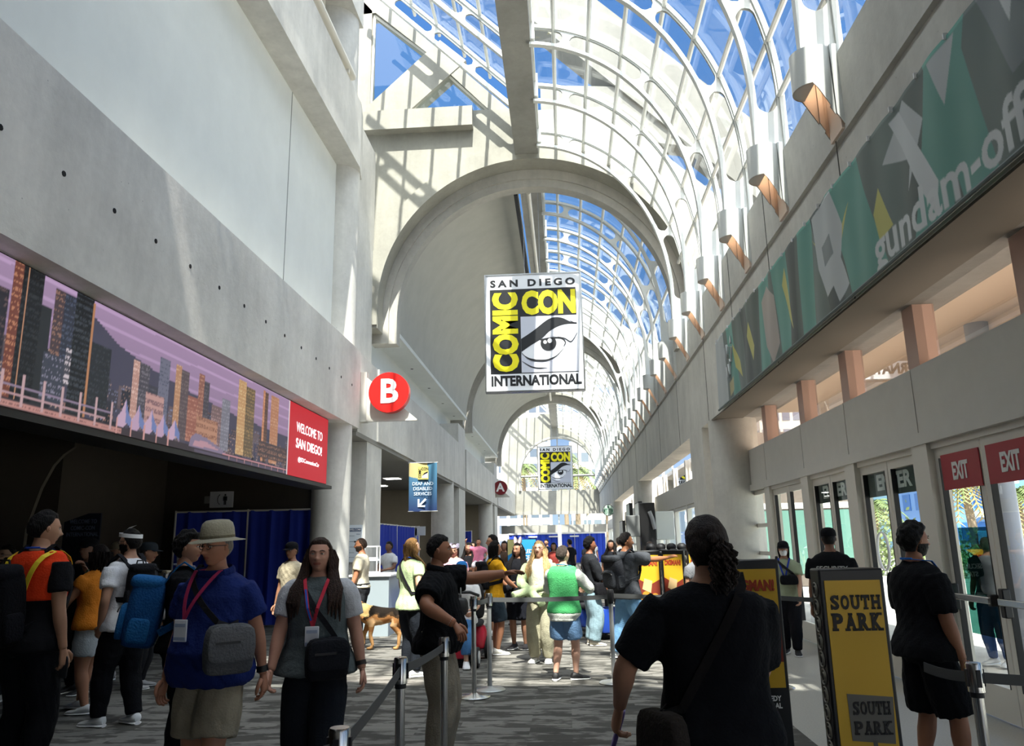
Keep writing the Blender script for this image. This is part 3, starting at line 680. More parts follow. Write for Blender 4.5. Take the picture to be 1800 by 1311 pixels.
        for k in range(5):
            y = 7.5+k*.26; pol([(y, 2.95), (y+.07, 3.02), (y+.14, 3.16-.012*k), (y+.2, 3.03), (y+.27, 2.96), (y+.27, 2.86), (y+.2, 2.92), (y+.13, 2.86), (y, 2.86)], ['e0b8d8', 'd8b0d4'][k % 2]); pol([(y+.14, 3.16-.012*k), (y+.2, 3.03), (y+.27, 2.96), (y+.27, 2.88), (y+.16, 2.92)], '7a8fd0')
            rect(y, y+.025, 2.78, 2.95, 'f0a8a0')
        pol([(9.05, 2.84), (9.1, 2.96), (9.22, 3.02), (9.5, 3.0), (9.85, 2.93), (10.2, 2.84)], '9a88a8'); pol([(9.15, 2.86), (9.2, 2.93), (9.5, 2.95), (9.9, 2.88)], 'd8a0b0')
        rect(10.0, 12.44, 2.84, 2.855, 'f0a0a8'); rect(9.2, 12.44, 2.79, 2.83, '6a6078')
        for k in range(9): rect(10.2+k*.26, 10.22+k*.26, 2.79, 2.85, 'e8a0a0')
        C = (C*.82+C.mean(axis=2, keepdims=True)*.18)*.86
        rect(12.42, 12.47, 2.7, 4.1, 'f4e8ec'); C[Y > 12.465] = lin('d8303c')
        return C
    raster('display', vcol('screen picture', .42), 900, 72, (4.2, 14.58), (2.78, 4.03), img, lambda a, b: (-4.6-o.x, a-o.y, b-o.z), t)
    wm = mat('screen white', (1, .9, .92), .5, emit=.7); rot = facing(90)
    for s, z, sz, b in (('WELCOME TO', 3.64, .27, .0), ('SAN DIEGO!', 3.36, .27, .012), ('@SDConventionCtr', 3.08, .15, 0)):
        text(s, sz, 'lettering', wm, t, (.012, 13.5-o.y, z-o.z), rot, bold=b, fit=(1.42 if sz > .2 else 1.15, .17 if sz > .2 else .1))
screen()
# ---- the two hanging signs
def hang_sign(label, loc, hang):
    t = thing('hanging_sign', label, 'sign', loc, 0, 'hanging event signs'); w, h = 2.56, 3.2
    wh = mat('sign white', 'eef0f4', .35); bk = mat('sign black', '16181c', .4); ye = mat('sign yellow', 'f2e51c', .4); gr = mat('sign grey', 'c9ccd8', .4)
    MB().box(-w/2, w/2, 0, .2, 0, h).build('board', wh, t, smooth=0)
    f = MB(); e = .035
    for x in (-w/2-e, w/2): f.box(x, x+e, -.02, .22, -e, h+e)
    for z in (-e, h): f.box(-w/2, w/2, -.02, .22, z, z+e)
    f.build('frame', CHROME, t, smooth=0)
    X = lambda u: -w/2+(u-75)/920*w; Z = lambda v: h-(v-105)/1115*h
    def poly(name, pts, m, k): return MB().prism([(X(a), -.003*k, Z(b)) for a, b in pts], (0, .003, 0)).build(name, m, t, smooth=0)
    poly('black_panel', [(115, 245), (950, 245), (950, 1062), (115, 1062)], bk, 1)
    poly('eye_panel', [(410, 518), (950, 518), (950, 1054), (410, 1054)], gr, 2)
    def arc(P, n=6):   # Catmull-Rom through the points
        out = []
        for i in range(len(P)-1):
            p0, p1, p2, p3 = P[max(i-1, 0)], P[i], P[i+1], P[min(i+2, len(P)-1)]
            for k in range(n):
                s = k/n; out.append(tuple(.5*((2*p1[j])+(-p0[j]+p2[j])*s+(2*p0[j]-5*p1[j]+4*p2[j]-p3[j])*s*s+(-p0[j]+3*p1[j]-3*p2[j]+p3[j])*s**3) for j in (0, 1)))
        return out+[P[-1]]
    poly('eye_white', arc([(412, 862), (500, 800), (590, 752), (680, 740), (790, 742), (832, 778), (800, 870), (735, 920), (640, 945), (540, 938), (470, 912), (412, 862)]), wh, 3)
    poly('upper_lid', arc([(640, 705), (700, 662), (780, 622), (860, 606), (948, 605)])+arc([(948, 690), (890, 772), (830, 742), (760, 726), (640, 705)]), mat('sign lid grey', 'd6d9e2', .4), 4)
    poly('brow', arc([(411, 733), (520, 665), (640, 575), (700, 543), (760, 535), (820, 548), (885, 582), (948, 598)])+arc([(948, 608), (860, 606), (780, 622), (700, 660), (650, 700), (590, 748), (500, 800), (411, 858)]), bk, 5)
    l = MB()
    def line(P, ws, k):
        P = arc(P); n = len(P); a, b = [], []
        for i, p in enumerate(P):
            q = Vector(P[min(i+1, n-1)])-Vector(P[max(i-1, 0)]); q = Vector((-q.y, q.x)).normalized(); f = i/(n-1); j = f*(len(ws)-1); i0 = min(int(j), len(ws)-2); wd = ws[i0]+(ws[i0+1]-ws[i0])*(j-i0)
            a.append((p[0]+q.x*wd, p[1]+q.y*wd)); b.append((p[0]-q.x*wd, p[1]-q.y*wd))
        for i in range(n-1): l.prism([(X(x), -.003*k, Z(z)) for x, z in (a[i], a[i+1], b[i+1], b[i])], (0, .002, 0))
    line([(590, 748), (680, 735), (790, 738), (832, 776), (815, 820)], (4, 7, 6, 3), 6); line([(760, 724), (830, 742), (890, 773), (948, 692)], (2, 4, 4, 2), 6)
    line([(412, 862), (440, 895), (510, 935), (640, 945), (740, 908), (815, 835)], (2, 2, 9, 9, 4, 1), 6); line([(415, 945), (500, 1000), (580, 1016), (660, 1014)], (1, 5, 5, 1), 6)
    line([(880, 570), (915, 592), (948, 596)], (1, 5, 3), 6)
    l.build('eye_lines', bk, t, smooth=0)
    ir = [(672+76*cos(2*pi*k/40), 782+72*sin(2*pi*k/40)) for k in range(40)]; ir = [(a, max(b, 738)) for a, b in ir]
    poly('iris', ir, bk, 7)
    for cx, cy, r in ((640, 772, 17), (686, 760, 22)): poly('eye_highlight', [(cx+r*cos(pi*k/10), cy+r*sin(pi*k/10)) for k in range(20)], wh, 8)
    text('SAN DIEGO', .3, 'lettering', bk, t, (X(532), -.004, Z(186)), FRONT, bold=.045, space=1.5, fit=(2.3, .21))
    text('INTERNATIONAL', .42, 'lettering', bk, t, (X(548), -.004, Z(1127)), FRONT, bold=.045, fit=(2.38, .29))
    text('CON', .98, 'lettering', ye, t, (X(683), -.012, Z(384)), FRONT, bold=.055, space=1.0, fit=(1.45, .69))
    text('COMIC', .92, 'lettering', ye, t, (X(262), -.012, Z(660)), FRONT @ Matrix.Rotation(pi/2, 3, 'Z'), bold=.055, space=1.0, fit=(2.2, .7))
    for x in (-.22, .2): MB().cyl((x, .1, h), (x, .1, hang-loc[2]), .006, 6).build('cable', CHROME, t)
hang_sign('large hanging event sign with black, yellow and an eye, nearer of the two', (-.67, 19.6, 5.5), 11.61)
hang_sign('smaller looking hanging event sign with an eye, far back before the end window', (-.62, 57.5, 5.45), 11.61)
tag(MB().tube([(-.72, 19.45, 11.05), (-.72, 34.8, 11.05)], .07, 10).build('ceiling_pipe', ALU), 'pale straight pipe under the crown beam behind the near hanging sign', 'pipe')
tag(MB().tube([(-.72, 36.0, 11.05), (-.72, 51.2, 11.05)], .07, 10).build('ceiling_pipe', ALU), 'pale straight pipe under the crown beam in the farther vault bay', 'pipe')
tag(MB().box(-1.12, -1.02, 19.4, 34.8, 10.95, 11.12).build('cable_track', BLACK, smooth=0), 'black cable track where the plaster vault meets the crown beam', 'track')
# ---- round letter signs
def disc_sign(letter, c, col, label):
    t = thing('letter_sign', label, 'sign', c, 0, 'round hall letter signs'); r = .44
    MB().prism([(-.55, .1, -.57), (-.55, .1, .4), (.58, .1, -.57)], (0, .03, 0)).box(-.58, .58, .08, .16, -.6, -.56).box(-.72, -.53, .06, .3, -.6, .5).build('bracket', SPAN, t, smooth=0)
    MB().cyl((0, -.1, 0), (0, .1, 0), r, 40).build('disc', mat('sign disc '+letter, col, .3), t, smooth=40)
    text(letter, .72, 'lettering', WHITE, t, (0, -.102, 0), FRONT, 1, .03, depth=.01)
disc_sign('B', (-3.71, 16.0, 4.82), 'd8201c', 'round red letter sign on a bracket by the first arch, nearer one')
disc_sign('A', (-4.02, 48.4, 5.0), '7c1e26', 'round dark red letter sign on a bracket far down the left side')
# ---- fabric banner hanging at the left
def left_banner():
    o = Vector((-3.95, 21.3, 2.5)); t = thing('hanging_banner', 'blue hanging banner with a yellow corner and an arrow at the second opening', 'banner', o)
    def img(u, v):
        C = np.zeros(u.shape+(3,)); f = v[..., None]/1.35
        C[:] = lin('1c2f5a')*(1-f)+lin('4d7f9c')*f
        C[((u+.12)**2/.3**2*.25+(1.42-v)**2/.5**2 < 1) & (u < .12)] = lin('b8ab78')
        return C
    raster('cloth', vcol('banner print', 0, .8), 60, 90, (-.4, .4), (0, 1.35), img, lambda a, b: (a, .02*sin(a*9+.6*b), b), t)
    for z in (0, 1.35): MB().tube([(-.42, 0, z), (.42, 0, z)], .015, 8).build('rod', CHROME, t)
    wm = mat('pale print', 'c8d4e0', .7)
    MB().box(-.14, .16, -.04, -.03, .88, 1.24).build('logo_panel', mat('logo khaki', 'b8ad60', .7), t, smooth=0)
    MB().prism([(-.02, -.045, .92), (.14, -.045, .92), (.14, -.045, 1.08), (.06, -.045, 1.06), (-.02, -.045, .98)], (0, .004, 0)).build('logo_eye', WHITE, t, smooth=0)
    MB().prism([(-.02, -.05, .98), (.05, -.05, 1.06), (.14, -.05, 1.1), (.14, -.05, 1.06), (.05, -.05, 1.02)], (0, .004, 0)).build('logo_eye', BLACK, t, smooth=0)
    text('COMIC', .1, 'logo_lettering', BLACK, t, (-.08, -.042, 1.05), FRONT @ Matrix.Rotation(pi/2, 3, 'Z'), .8, .02); text('CON', .11, 'logo_lettering', BLACK, t, (.06, -.042, 1.17), FRONT, .8, .02)
    for s, z in (('DEAF AND', .76), ('DISABLED', .62), ('SERVICES', .48)): text(s, .13, 'lettering', wm, t, (0, -.035, z), FRONT, .95, .006)
    MB().prism([(-.14, -.035, .12), (-.14, -.035, .34), (-.09, -.035, .34), (-.09, -.035, .2), (.07, -.035, .36), (.11, -.035, .32), (-.05, -.035, .165), (.07, -.035, .165), (.07, -.035, .12)], (0, .004, 0)).build('arrow', wm, t, smooth=0)
left_banner()
# ---- banner on the right wall (folds are real; plain shards stand where the photo has figures)
def right_banner():
    o = Vector((3.0, 8.5, 3.98)); t = thing('wall_banner', 'long green and grey fabric banner with white lettering on the right wall', 'banner', o)
    fold = lambda y, z: -.008*sin(y*5.2+z*2)-.005*sin(y*12.7+1.3*z)-.005*sin(y*3.1-z*3)
    to = text('gundam-official', .5, 'x', WHITE, bold=.022, sx=1.06, align='LEFT', space=1.02); me = to.data; me.calc_loop_triangles()
    tris = [[(6.98-me.vertices[k].co.x, 4.2+me.vertices[k].co.y) for k in t3.vertices] for t3 in me.loop_triangles if abs(t3.normal.z) > .9 and me.vertices[t3.vertices[0]].co.z > 0]
    bpy.data.objects.remove(to)
    def img(Y, Z):
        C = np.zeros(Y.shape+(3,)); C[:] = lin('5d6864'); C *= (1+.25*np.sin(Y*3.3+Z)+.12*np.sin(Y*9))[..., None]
        def pol(P, c): C[inpoly(P, Y, Z)] = lin(c)
        T, G, L, Yw, D = '5f9488', '7b8384', 'b4b9b9', 'b8b468', '4c5352'
        for k, (y, w, s) in enumerate(((13.2, .5, .3), (11.4, .6, -.3), (10.2, .7, .2), (9.3, .5, -.2), (7.6, .9, .5), (6.2, .6, -.6), (5.4, .5, .3), (4.2, .6, .4))): pol([(y, 3.9), (y-w, 3.9), (y-w+s, 5.4), (y+s, 5.4)], T)
        for y, w, s in ((12.2, .4, .2), (9.8, .3, -.3), (8.2, .4, .5), (3.6, .5, .4)): pol([(y, 3.9), (y-w, 3.9), (y-w+s, 5.4), (y+s, 5.4)], D)
        pol([(13.0, 4.9), (12.6, 4.5), (12.5, 4.2), (12.9, 4.45)], Yw); pol([(12.0, 4.75), (11.85, 4.95), (11.6, 4.5), (11.75, 4.3)], Yw)
        pol([(9.95, 4.9), (9.8, 5.1), (9.6, 4.2), (9.75, 4.4)], Yw); pol([(8.65, 5.0), (8.0, 4.5), (8.2, 4.55), (8.75, 5.1)], Yw); pol([(7.45, 4.95), (7.9, 4.55), (7.8, 4.75)], Yw); pol([(6.9, 4.55), (6.75, 4.75), (6.55, 4.3), (6.85, 4.25)], Yw)
        pol([(11.0, 5.0), (10.7, 5.15), (10.35, 4.9), (10.3, 4.2), (10.6, 3.98), (10.9, 4.3)], 'a59c94')
        pol([(8.6, 5.25), (7.9, 5.28), (7.7, 4.8), (7.95, 4.3), (8.3, 4.2), (8.5, 4.6)], L); pol([(8.35, 4.8), (8.05, 4.85), (8.0, 4.6), (8.3, 4.55)], G); pol([(8.2, 4.5), (7.9, 4.6), (7.7, 4.15), (8.0, 4.05)], L)
        pol([(6.6, 4.9), (6.1, 5.25), (5.8, 4.9), (6.2, 4.45), (6.1, 4.7)], L); pol([(6.4, 5.2), (6.2, 5.2), (5.7, 4.3), (5.8, 4.05), (5.95, 4.3)], 'c4c8c8'); pol([(5.6, 5.25), (5.2, 5.25), (5.45, 4.8)], L)
        pol([(4.9, 5.28), (3.9, 5.28), (4.1, 4.6), (4.6, 4.5)], G); pol([(4.7, 5.28), (4.4, 5.28), (4.55, 4.85)], 'c4c8c8'); pol([(3.4, 5.28), (2.4, 5.28), (3.0, 4.3)], L)
        C[Y > 13.72] = lin('aab0b0'); C[(Y > 13.66) & (Y < 13.74)] = lin('5d6a68'); pol([(13.5, 4.3), (13.1, 4.35), (13.15, 4.12), (13.5, 4.06)], 'a89f74')
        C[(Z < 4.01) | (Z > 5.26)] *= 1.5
        for tr in tris:
            y0, y1, z0, z1 = min(p[0] for p in tr), max(p[0] for p in tr), min(p[1] for p in tr), max(p[1] for p in tr)
            a, b2 = np.searchsorted(Y[0], (y0-.01, y1+.01)); d, e = np.searchsorted(Z[:, 0], (z0-.01, z1+.01)); s = np.s_[d:e, a:b2]
            if Y[s].size: q = inpoly(tr, Y[s], Z[s]); C[s][q] = lin('c9cdcc')
        return C
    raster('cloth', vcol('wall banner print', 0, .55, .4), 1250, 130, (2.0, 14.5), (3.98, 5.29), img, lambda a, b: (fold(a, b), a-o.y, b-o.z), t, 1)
    wm = mat('banner white', 'cfd2d2', .6)
    # white brush-like emblem beside the pale square
    e = MB()
    for P in ([(13.55, 4.75), (13.5, 4.95), (13.42, 4.98), (13.36, 4.8), (13.3, 4.92)], [(13.55, 4.6), (13.48, 4.4), (13.4, 4.62), (13.3, 4.42), (13.25, 4.68), (13.1, 4.6), (13.0, 4.85)], [(13.2, 4.95), (13.12, 5.05), (13.05, 4.92)]):
        e.tube([(fold(y, z)-.012, y-o.y, z-o.z) for y, z in P], .028, 6, flat=.3)
    e.build('brush_emblem', wm, t)
    r = MB()
    for y in range(25): r.box(-.02, .05, 2.3+y*.5-o.y-.006, 2.31+y*.5-o.y, 1.28, 1.33)
    o2 = r.build('ties', WHITE, t, smooth=0); o2['kind'] = 'stuff'
    MB().tube([(-.02, 2-o.y, 0), (-.02, 14.5-o.y, 0)], .02, 8).build('hem_rod', mat('hem grey', '5f6b68', .6), t)
right_banner()
# ---- small signs
def pictogram_sign():
    t = thing('restroom_sign', 'white sign with phone and man symbols on the dim hall wall', 'sign', (-7.75, 16.94, 2.5))
    MB().box(-.27, .27, 0, .04, 0, .36).build('panel', mat('dim white', 'd4d4d6', .6), t, bevel=.006); MB().box(-.4, -.25, .01, .06, .1, .26).build('bracket', CONG, t, smooth=0)
    k = mat('symbol navy', '15151f', .6)
    MB().tube([(-.03, -.005, .07), (-.07, -.005, .11), (-.085, -.005, .18), (-.07, -.005, .25), (-.03, -.005, .29)], [.022, .016, .014, .016, .022], 8, flat=.3, ref=(0, 1, 0)).build('phone_symbol', k, t)
    b = MB().ell((.09, -.003, .28), (.022, .006, .022)); b.box(.06, .12, -.006, 0, .16, .25).box(.064, .086, -.006, 0, .06, .17).box(.094, .116, -.006, 0, .06, .17).box(.045, .057, -.006, 0, .15, .245).box(.123, .135, -.006, 0, .15, .245)
    b.build('man_symbol', k, t, smooth=30)
pictogram_sign()
def poster_dark():
    t = thing('poster', 'dark navy welcome poster in the dim hall behind the orange vest', 'poster', (-8.42, 13.0, 0))
    MB().prism([(-.33, 0, 1.2), (.33, 0, 1.2), (.33, 0, 2.24), (.1, 0, 2.24), (-.33, 0, 2.1)], (0, .03, 0)).build('panel', mat('navy', '10182c', .7), t, smooth=0)
    for x in (-.28, .28): MB().tube([(x, .05, 1.3), (x, .3, 0)], .02, 6).build('leg', BLACK, t)
    for s, z in (('WELCOME TO', 2.1), ('COMIC-CON', 1.99), ('INTERNATIONAL', 1.88)): text(s, .1, 'lettering', mat('dim print', '6a7690', .7), t, (0.02, -.004, z), FRONT, .75, .008)
poster_dark()
def sheet_sign():
    t = thing('notice_board', 'tall white welcome notice with a blue header on the concrete pier', 'notice', (-4.66, 16.86, 1.25))
    MB().box(-.19, .19, 0, .02, 0, .8).build('sheet', mat('sheet blue white', 'dfe6ec', .6), t, smooth=0)
    MB().box(-.1, .17, -.006, 0, .66, .73).build('header', mat('header blue', '3c5a7c', .6), t, smooth=0); text('WELCOME', .06, 'lettering', WHITE, t, (.035, -.008, .695), FRONT, .9, .01)
    b = MB()
    for z in (.56, .44, .32, .2, .1): b.box(-.14, .02, -.004, 0, z, z+.008).box(.06, .14, -.004, 0, z+.03, z+.045)
    b.build('map_lines', mat('map grey', '7a8894', .6), t, smooth=0)
sheet_sign()
def rest_sign():
    t = thing('floor_sign', 'blue rest area sign on a stand behind the queue', 'sign', (-.9, 16.0, 0))
    def img(u, v):
        C = np.zeros(u.shape+(3,)); f = ((v-1.04)/.6)[..., None]; C[:] = lin('1d6fae')*(1-f)+lin('2f8fc4')*f
        C[(u < -.05) & (v > 1.64-.35*np.clip((.05-u)/.4, 0, 1)**.6*.9)] = lin('c8c384'); return C
    raster('panel', vcol('rest sign print', 0, .5), 50, 50, (-.3, .28), (1.04, 1.66), img, lambda a, b: (a, 0, b), t)
    MB().box(-.31, .29, .005, .03, 1.03, 1.67).build('back', BLACK, t, smooth=0)
    for s, z in (('DISABLED', 1.42), ('SERVICES', 1.3), ('REST AREA', 1.18)): text(s, .11, 'lettering', WHITE, t, (0, -.005, z), FRONT, .85, .008)
    for x in (-.25, .23): MB().cyl((x, .03, 0), (x, .03, 1.05), .015, 8).build('leg', CHROME, t)
    MB().box(-.3, .28, -.15, .2, 0, .03).build('foot', BLACK, t, smooth=0)
rest_sign()
def coffee_sign():
    t = thing('round_sign', 'round green and white coffee shop sign on an arm, far right wall', 'sign', (2.745, 49.4, 3.5))
    MB().cyl((0, 0, 0), (0, .12, 0), .36, 32).build('rim', BLACK, t); MB().cyl((0, -.02, 0), (0, .01, 0), .33, 32).build('disc', mat('pale mint', 'cfe6d8', .5), t)
    g = mat('coffee green', '3e7a60', .5); b = MB()
    for s in (-1, 1):
        for k in range(3): b.tube([(s*.05*k+s*.05, -.025, .12), (s*(.1+.06*k), -.025, 0), (s*(.07+.07*k), -.025, -.13), (s*(.12+.05*k), -.025, -.24)], .018, 6)
        b.prism([(s*.2, -.025, .02), (s*.28, -.025, .08), (s*.27, -.025, -.12), (s*.21, -.025, -.1)], (0, .01, 0))
    b.prism([(-.07, -.025, .16), (-.08, -.025, .25), (-.03, -.025, .21), (0, -.025, .28), (.03, -.025, .21), (.08, -.025, .25), (.07, -.025, .16)], (0, .01, 0))
    b.build('emblem', g, t); MB().box(.25, .32, .04, .08, .12, .16).box(.25, .32, .04, .08, -.16, .16).build('arm', BLACK, t, smooth=0)
coffee_sign()
def door_signs():
    red = mat('exit red', 'a51e2c', .5); gre = mat('enter green', '1f3d35', .5)
    def sg(label, cat, ya, yb, z0, z1, m, s, x, size, fit=(.29, .17)):
        t = thing(s.lower()+'_sign', label, cat, (x, (ya+yb)/2, z0)); h = yb-ya
        MB().box(-.004, .004, -h/2, h/2, 0, z1-z0).build('panel', m, t, smooth=0)
        text(s, size, 'lettering', mat('sign lettering white', 'e6e6e2', .5), t, (-.006, 0, (z1-z0)/2), facing(-90), bold=.04, fit=fit)
    sg('red exit sign on the glass door behind the bearded man', 'sign', 7.1, 7.8, 2.02, 2.36, red, 'EXIT', XD-.01, .22)
    sg('red exit sign on the glass door at the right picture edge', 'sign', 6.26, 6.98, 2.02, 2.36, red, 'EXIT', XD-.01, .22)
    sg('dark green enter sign over the double glass door left of the red exit sign', 'sign', 8.3, 9.9, 2.06, 2.38, gre, 'ENTER', XD+.056, .3, (.95, .19))
    sg('dark green enter sign at the farther glass door, above the cap of the guard', 'sign', 10.35, 11.8, 2.08, 2.38, gre, 'ENTER', XD+.056, .28, (.95, .18))
    t = tag(MB().box(XD+.026, XD+.032, 7.12, 7.74, .7, 1.66).build('door_decal', glass('teal film', (.18, .36, .33), .6), smooth=0), 'dark teal film on the lower glass of the exit door', 'decal')
    t = tag(MB().tube([(XD+.0, 9.5+.16*cos(2*pi*k/32), 1.42+.22*sin(2*pi*k/32)) for k in range(33)], .018, 6, flat=.4).build('ring_decal', WHITE), 'white ring sticker on the glass of the enter door', 'decal')
door_signs()
# ---- poster stands (characters of the photo are left out)
def swirl(b, x, y0, y1, z0, z1, n):
    for k in range(n):
        z = z0+(z1-z0)*(k+.5)/n; b.tube([(x, (y0+y1)/2+.042*cos(2*pi*q/12), z+.045*sin(2*pi*q/12)) for q in range(13)], .006, 4); b.tube([(x, (y0+y1)/2+.02*cos(2*pi*q/8+1), z+.025*sin(2*pi*q/8+1)) for q in range(6)], .006, 4)
SER = {'H': ((-.08, .4, 0, .15), (.6, 1.08, 0, .15), (-.08, .4, .85, 1), (.6, 1.08, .85, 1)), 'T': ((.22, .78, 0, .14), (0, .14, .6, 1), (.86, 1, .6, 1)), 'U': ((-.1, .4, .86, 1), (.6, 1.1, .86, 1)), 'P': ((-.1, .5, 0, .15), (-.1, .2, .86, 1)),
       'A': ((-.1, .38, 0, .14), (.62, 1.1, 0, .14), (.3, .7, .86, 1)), 'R': ((-.1, .44, 0, .14), (.68, 1.1, 0, .14), (-.1, .2, .86, 1)), 'K': ((-.1, .44, 0, .14), (.6, 1.1, 0, .14), (-.1, .44, .86, 1), (.56, 1.06, .86, 1)), 'S': ((0, .14, 0, .32), (.86, 1, .68, 1)), 'O': ()}
def slab(word, w, hh, m, t, loc, bold):
    n = len(word); cw = w/n
    for k, ch in enumerate(word):
        lw = cw*.8; o = text(ch, hh, 'lettering', m, t, (loc[0]-w/2+cw*(k+.5), loc[1], loc[2]), FRONT, bold=bold, fit=(lw, hh)); bm = bmesh.new(); bm.from_mesh(o.data); q = MB()
        for x0, x1, y0, y1 in SER[ch]: q.box((x0-.5)*lw, (x1-.5)*lw, (y0-.5)*hh, (y1-.5)*hh, -.002, .002)
        if q.v: me = q.mesh('s', m); bm.from_mesh(me); bpy.data.meshes.remove(me); bm.to_mesh(o.data)
        bm.free()
def stand(label, loc, rz, kind, w=.4, h=1.41, group='yellow poster stands'):
    t = thing('poster_stand', label, 'poster stand', loc, rz, group); d = .16
    MB().box(-w/2, w/2, 0, d, 0, h).build('cabinet', BLACK, t, bevel=.012)
    zb = .52 if kind != 'park' else .12
    ym = mat('poster yellow', 'd9ac26', .5); e = .028
    MB().box(-w/2+e, w/2-e, -.006, .002, zb, h-.07).build('poster', ym, t, smooth=0)
    for x in (-w/2-.003, w/2+.003):
        sw = MB(); swirl(sw, x, 0, d, .1, h-.08, 12); sw.build('side_pattern', mat('pattern grey', '8c897c', .6), t)
    bk = mat('poster black', '1a1410', .6); y = -.009
    if kind == 'park':
        for s, z in (('SOUTH', h-.2), ('PARK', h-.315)): slab(s, .31, .086 if s == 'SOUTH' else .104, bk, t, (.005, y, z), .04)
        MB().prism([(-.1, y, .42), (.15, y, .4), (.165, y, .66), (-.105, y, .68)], (0, .003, 0)).box(.02, .045, y, y+.003, .12, .42).build('board_picture', mat('board grey', '6f6b62', .6), t, smooth=0)
        for s, z in (('SOUTH', .6), ('PARK', .49)): slab(s, .225, .075, bk, t, (.03, y-.003, z), .02)
    else:
        b = MB(); c = [mat('poster rust', '7c2a16', .6), mat('poster amber', 'c88a2a', .6), mat('poster cream', 'd8b884', .6)]
        b.prism([(-w/2+e, y, .72), (w/2-e, y, .7), (w/2-e, y, 1.0), (.02, y, .92), (-w/2+e, y, 1.02)], (0, .002, 0)); b.cur = 1
        for k in range(9):
            a = k*2.4; b.prism([(-.02+.03*k*cos(a)*.5+.055*cos(2*pi*q/14), y-.002-.0005*k, .72+.02*k*sin(a)*.5+.05*sin(2*pi*q/14)) for q in range(14)], (0, .001, 0))
        b.cur = 2; b.prism([(-.1, y-.004, .86), (.03, y-.004, .8), (.06, y-.004, .98), (-.06, y-.004, 1.02)], (0, .002, 0))
        b.build('picture', c, t, smooth=0)
        text('DIGMAN!', .105, 'lettering', mat('poster red', 'a83a1c', .6), t, (0, y, h-.19), FRONT, bold=.05, fit=(w-.1, .085))
        text('COMEDY\nCENTRAL', .05, 'lettering', WHITE, t, (.05, -.004, .42), FRONT, .85, .03)
        MB().tube([(-.08+.03*cos(a*.35+.6), -.004, .42+.03*sin(a*.35+.6)) for a in range(16)], .004, 4).build('emblem', WHITE, t)
    return t
stand('yellow poster stand with black lettering in front of the bearded man', (1.75, 5.0, 0), R(2), 'park', .395, 1.405)
stand('yellow poster stand with red lettering beside the woman with tied hair', (1.4, 6.1, 0), R(3), 'dig', .42, 1.44)
stand('yellow poster stand in the back row, directly right of the man pointing with a backpack', (1.26, 12.4, 0), R(-4), 'dig', .4, 1.44)
stand('yellow poster stand in the back row, behind the pointing hand', (1.68, 12.6, 0), R(-25), 'dig', .36, 1.44)
stand('wide yellow poster stand in the back row, just left of the tied hair', (2.12, 12.3, 0), R(2), 'dig', .52, 1.44)
